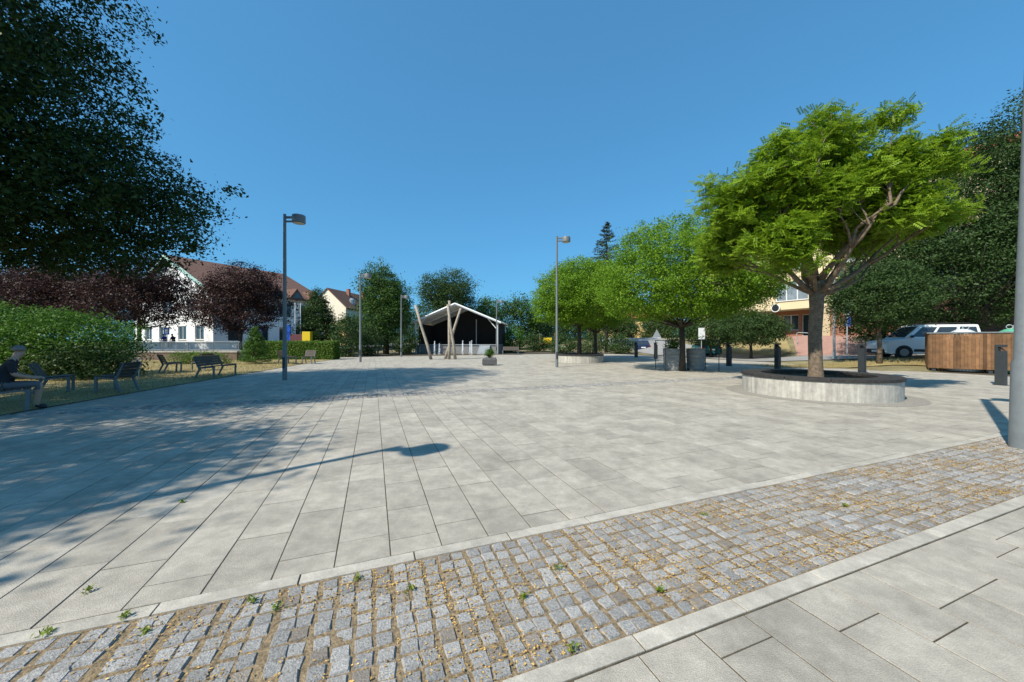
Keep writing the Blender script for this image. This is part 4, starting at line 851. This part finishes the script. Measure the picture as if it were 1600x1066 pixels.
p_ = on(23.2, 20.5); car('parked_van', 'white van with roof rails parked behind the wooden enclosure', 'van', p_, R(162), 'white', 4.15, 1.78, 1.86, 1.12, 1.06, 'van', (.78, .79, .80))
car('parked_car', 'teal hatchback parked at the foot of the dry mound', 'car', (18.7, 35.0, 0.02), R(78), 'teal', 4.0, 1.7, 1.46, .92, .9, 'hatch', (.01, .17, .19))
car('parked_car', 'dark blue car parked beyond the far ring planter', 'car', (16.0, 45.5, 0.02), R(84), 'blue', 4.2, 1.75, 1.5, .95, .92, 'hatch', (.015, .03, .075))
car('parked_van', 'white van parked far behind the grey tubs', 'van', (22.4, 58, .02), R(86), 'far_white', 4.6, 1.85, 1.95, 1.15, 1.08, 'van', (.8, .8, .8))
# ------------------------------------------------------------------ benches and chairs
def seat(name, label, cat, x, y, face, wid, group=None):
    """faces local +x"""
    t = thing(name, label, cat, (x, y, .02), math.atan2(face[1], face[0]), group); h2 = wid / 2
    for s_ in (-1, 1):
        yy = s_ * (h2 - .04)
        MB().prof([(.20, 0), (.26, 0), (.27, .40), (.21, .40)], yy - .02, yy + .02).build('front_leg', M['metal'], t)
        MB().prof([(-.42, 0), (-.36, 0), (-.20, .36), (-.25, .42)], yy - .02, yy + .02).build('rear_leg', M['metal'], t)
        MB().prof([(.27, .401), (.27, .45), (.0, .43), (-.22, .40), (-.42, .83), (-.46, .82), (-.28, .37), (-.2, .361), (0, .385), (.2, .401)], yy - .02, yy + .02).build('side_frame', M['metal'], t)
    sb = MB()
    for k in range(5): xx = .22 - k * .095; MB().box((xx, 0, .455 - max(0, k - 1) * .010), (.082, wid - .002, .025)).build('seat_slat', M['slatw'], t)
    for k in range(4):
        q = k / 3.0; MB().box((-.275 - q * .135, 0, .50 + q * .285), (.022, wid - .002, .085), M=Matrix.Rotation(R(-25), 4, 'Y')).build('back_slat', M['slatw'], t)
    return t
seat('park_bench', 'dark slatted bench in the tree shade with a person on it', 'bench', -10.72, 7.72, (.61, .79), 1.55)
seat('park_chair', 'dark slatted chair in the shade facing the other chair', 'chair', -12.75, 10.15, (.75, .66), .62)
seat('park_chair', 'dark slatted chair in the shade turned towards the bushes', 'chair', -11.25, 10.25, (-.97, -.1), .62)
seat('park_chair', 'sunlit chair on dry grass before the low hedge', 'chair', -15.6, 16.6, (.5, .86), .62)
seat('park_bench', 'long slatted bench on the lawn edge facing the square', 'bench', -11.85, 14.6, (.97, .2), 1.6)
seat('park_chair', 'slatted chair on the dry grass behind the long bench', 'chair', -15.1, 17.6, (-.9, .3), .62)
seat('park_bench', 'slatted bench on the dry grass before the clipped hedge', 'bench', -14.0, 22.6, (.65, .76), 1.4)
seat('park_chair', 'slatted chair beside the bench before the clipped hedge', 'chair', -12.9, 22.9, (.15, -.98), .62)
seat('park_bench', 'pale bench standing beside the stage steps', 'bench', -.15, 38.0, (-.1, -.99), 1.7)
ra = thing('bank_handrail', 'thin pale sloping rail on the bank behind the facing chairs', 'handrail', (-17.0, 14.0, 0))
MB().tube([(0, 0, .06), (1.6, 0, .22), (2.6, 0, .80)], .022, 6).build('rail', M['galv'], ra)
for p in ((.05, 0, .06), (1.6, 0, .22), (2.55, 0, .77)): MB().tube([(p[0], p[1], 0), p], .018, 6).build('upright', M['galv'], ra)
# playground pieces
pg = thing('play_frame', 'small colourful climbing frame beyond the far ring planter', 'play equipment', (4.9, 50, 0))
for x in (-1.1, 1.1):
    for y in (-.8, .8): MB().tube([(x, y, 0), (x, y, 2.5)], .06, 8).build('post', M['wood'], pg)
MB().b6(-1.15, 1.15, -.85, .85, 1.0, 1.08).build('deck', M['wood'], pg); MB().b6(-.6, .5, -.9, -.86, 1.15, 1.9).build('yellow_panel', M['yellow'], pg)
MB().add([(1.1, -.4, 1.1), (1.1, .4, 1.1), (3.3, .4, .2), (3.3, -.4, .2), (1.1, -.4, 1.0), (1.1, .4, 1.0), (3.3, .4, .1), (3.3, -.4, .1)], [(0, 3, 2, 1), (4, 5, 6, 7), (0, 4, 7, 3), (1, 2, 6, 5), (2, 3, 7, 6)]).build('slide', M['greencont'], pg)
# ------------------------------------------------------------------ people
def person(label, loc, rz, joints, edges, mats, zones, group=None, hair=None):
    t = thing('person', label, 'person', loc, rz, group)
    me = bpy.data.meshes.new('body'); me.from_pydata([j[0] for j in joints], edges, []); o = bpy.data.objects.new('body', me); COL.objects.link(o)
    sk = o.modifiers.new('skin', 'SKIN'); sk.use_smooth_shade = True; ss = o.modifiers.new('sub', 'SUBSURF'); ss.levels = 2; ss.render_levels = 2
    for i, j in enumerate(joints): me.skin_vertices[0].data[i].radius = j[1] if hasattr(j[1], '__len__') else (j[1], j[1])
    me.skin_vertices[0].data[0].use_root = True
    bpy.context.view_layer.update(); dg = bpy.context.evaluated_depsgraph_get(); m2 = bpy.data.meshes.new_from_object(o.evaluated_get(dg))
    bpy.data.objects.remove(o); m2.name = 'body'; m2.materials.clear()
    for m in mats: m2.materials.append(m)
    for p in m2.polygons: p.material_index = zones(p.center); p.use_smooth = True
    link('body', m2, t)
    if hair:
        c, r, m = hair; MB().lathe([(r * math.sin(a), -r * math.cos(a)) for a in [R(x) for x in (80, 95, 110, 130, 150, 170, 179)]], 16, c).build('cap', m, t, True)
    return t
M['skin'] = mat('skin', (.50, .30, .21), .55); M['shirt'] = mat('dark_shirt', (.03, .03, .035), .9); M['shorts'] = mat('grey_shorts', (.14, .14, .15), .9); M['hat'] = mat('grey_cap', (.22, .2, .19), .9); M['bluec'] = mat('blue_clothes', (.04, .06, .35), .9); M['darkhair'] = mat('dark_hair', (.02, .016, .014), .7)
def sitting():
    J = [((0, 0, .54), (.13, .17)), ((.03, 0, .78), (.12, .16)), ((.10, 0, 1.0), (.11, .17)), ((.15, 0, 1.09), .055), ((.19, 0, 1.18), (.085, .075)), ((.20, 0, 1.27), (.085, .075)), ((.27, 0, 1.185), .022)]
    Eg = [(0, 1), (1, 2), (2, 3), (3, 4), (4, 5), (4, 6)]
    for s in (-1, 1):
        k = len(J); J += [((.09, s * .19, 1.0), .06), ((.14, s * .23, .76), .045), ((.36, s * .15, .68), .036), ((.44, s * .12, .67), (.028, .042))]
        Eg += [(2, k), (k, k + 1), (k + 1, k + 2), (k + 2, k + 3)]
        for q in range(4): kk = len(J); J += [((.50, s * .12 + (q - 1.5) * .02, .67), .0095), ((.53 - .008 * abs(q - 1), s * .12 + (q - 1.5) * .02, .645), .008)]; Eg += [(k + 3, kk), (kk, kk + 1)]
        kk = len(J); J += [((.46, s * .06, .66), .010), ((.49, s * .045, .645), .009)]; Eg += [(k + 3, kk), (kk, kk + 1)]
        k = len(J); J += [((.06, s * .10, .53), .095), ((.46, s * .12, .54), .065), ((.44, s * .12, .28), .052), ((.42, s * .12, .07), .036), ((.56, s * .13, .035), (.035, .04))]
        Eg += [(0, k), (k, k + 1), (k + 1, k + 2), (k + 2, k + 3), (k + 3, k + 4)]
    return J, Eg
J_, E_ = sitting()
def zone(c):
    if c.z > 1.07: return 0
    if c.z > .60 and c.x < .28 and not (abs(c.y) > .17 and c.z < .8): return 1
    if c.z > .43 and c.x < .47 and c.z < .66 and not (c.x > .3 and c.z > .62): return 2
    if c.z < .1: return 3
    return 0
ang = math.atan2(.79, .61)
person('person in dark shirt, shorts and cap sitting on the shaded bench', (-10.42, 7.40, .0), ang, J_, E_, [M['skin'], M['shirt'], M['shorts'], M['black']], zone, hair=((.195, 0, 1.27), .098, M['hat']))
for k, x in enumerate((-36.2, -35.3)):
    p2 = person('person in blue sitting on the low white wall behind the railing' if k == 0 else 'person in dark clothes sitting on the low white wall behind the railing', (x, 37.75, .84), R(-90), J_, E_, [M['skin'], M['bluec'] if k == 0 else M['shirt'], M['shorts'], M['black']], zone, hair=((.195, 0, 1.27), .098, M['darkhair']))
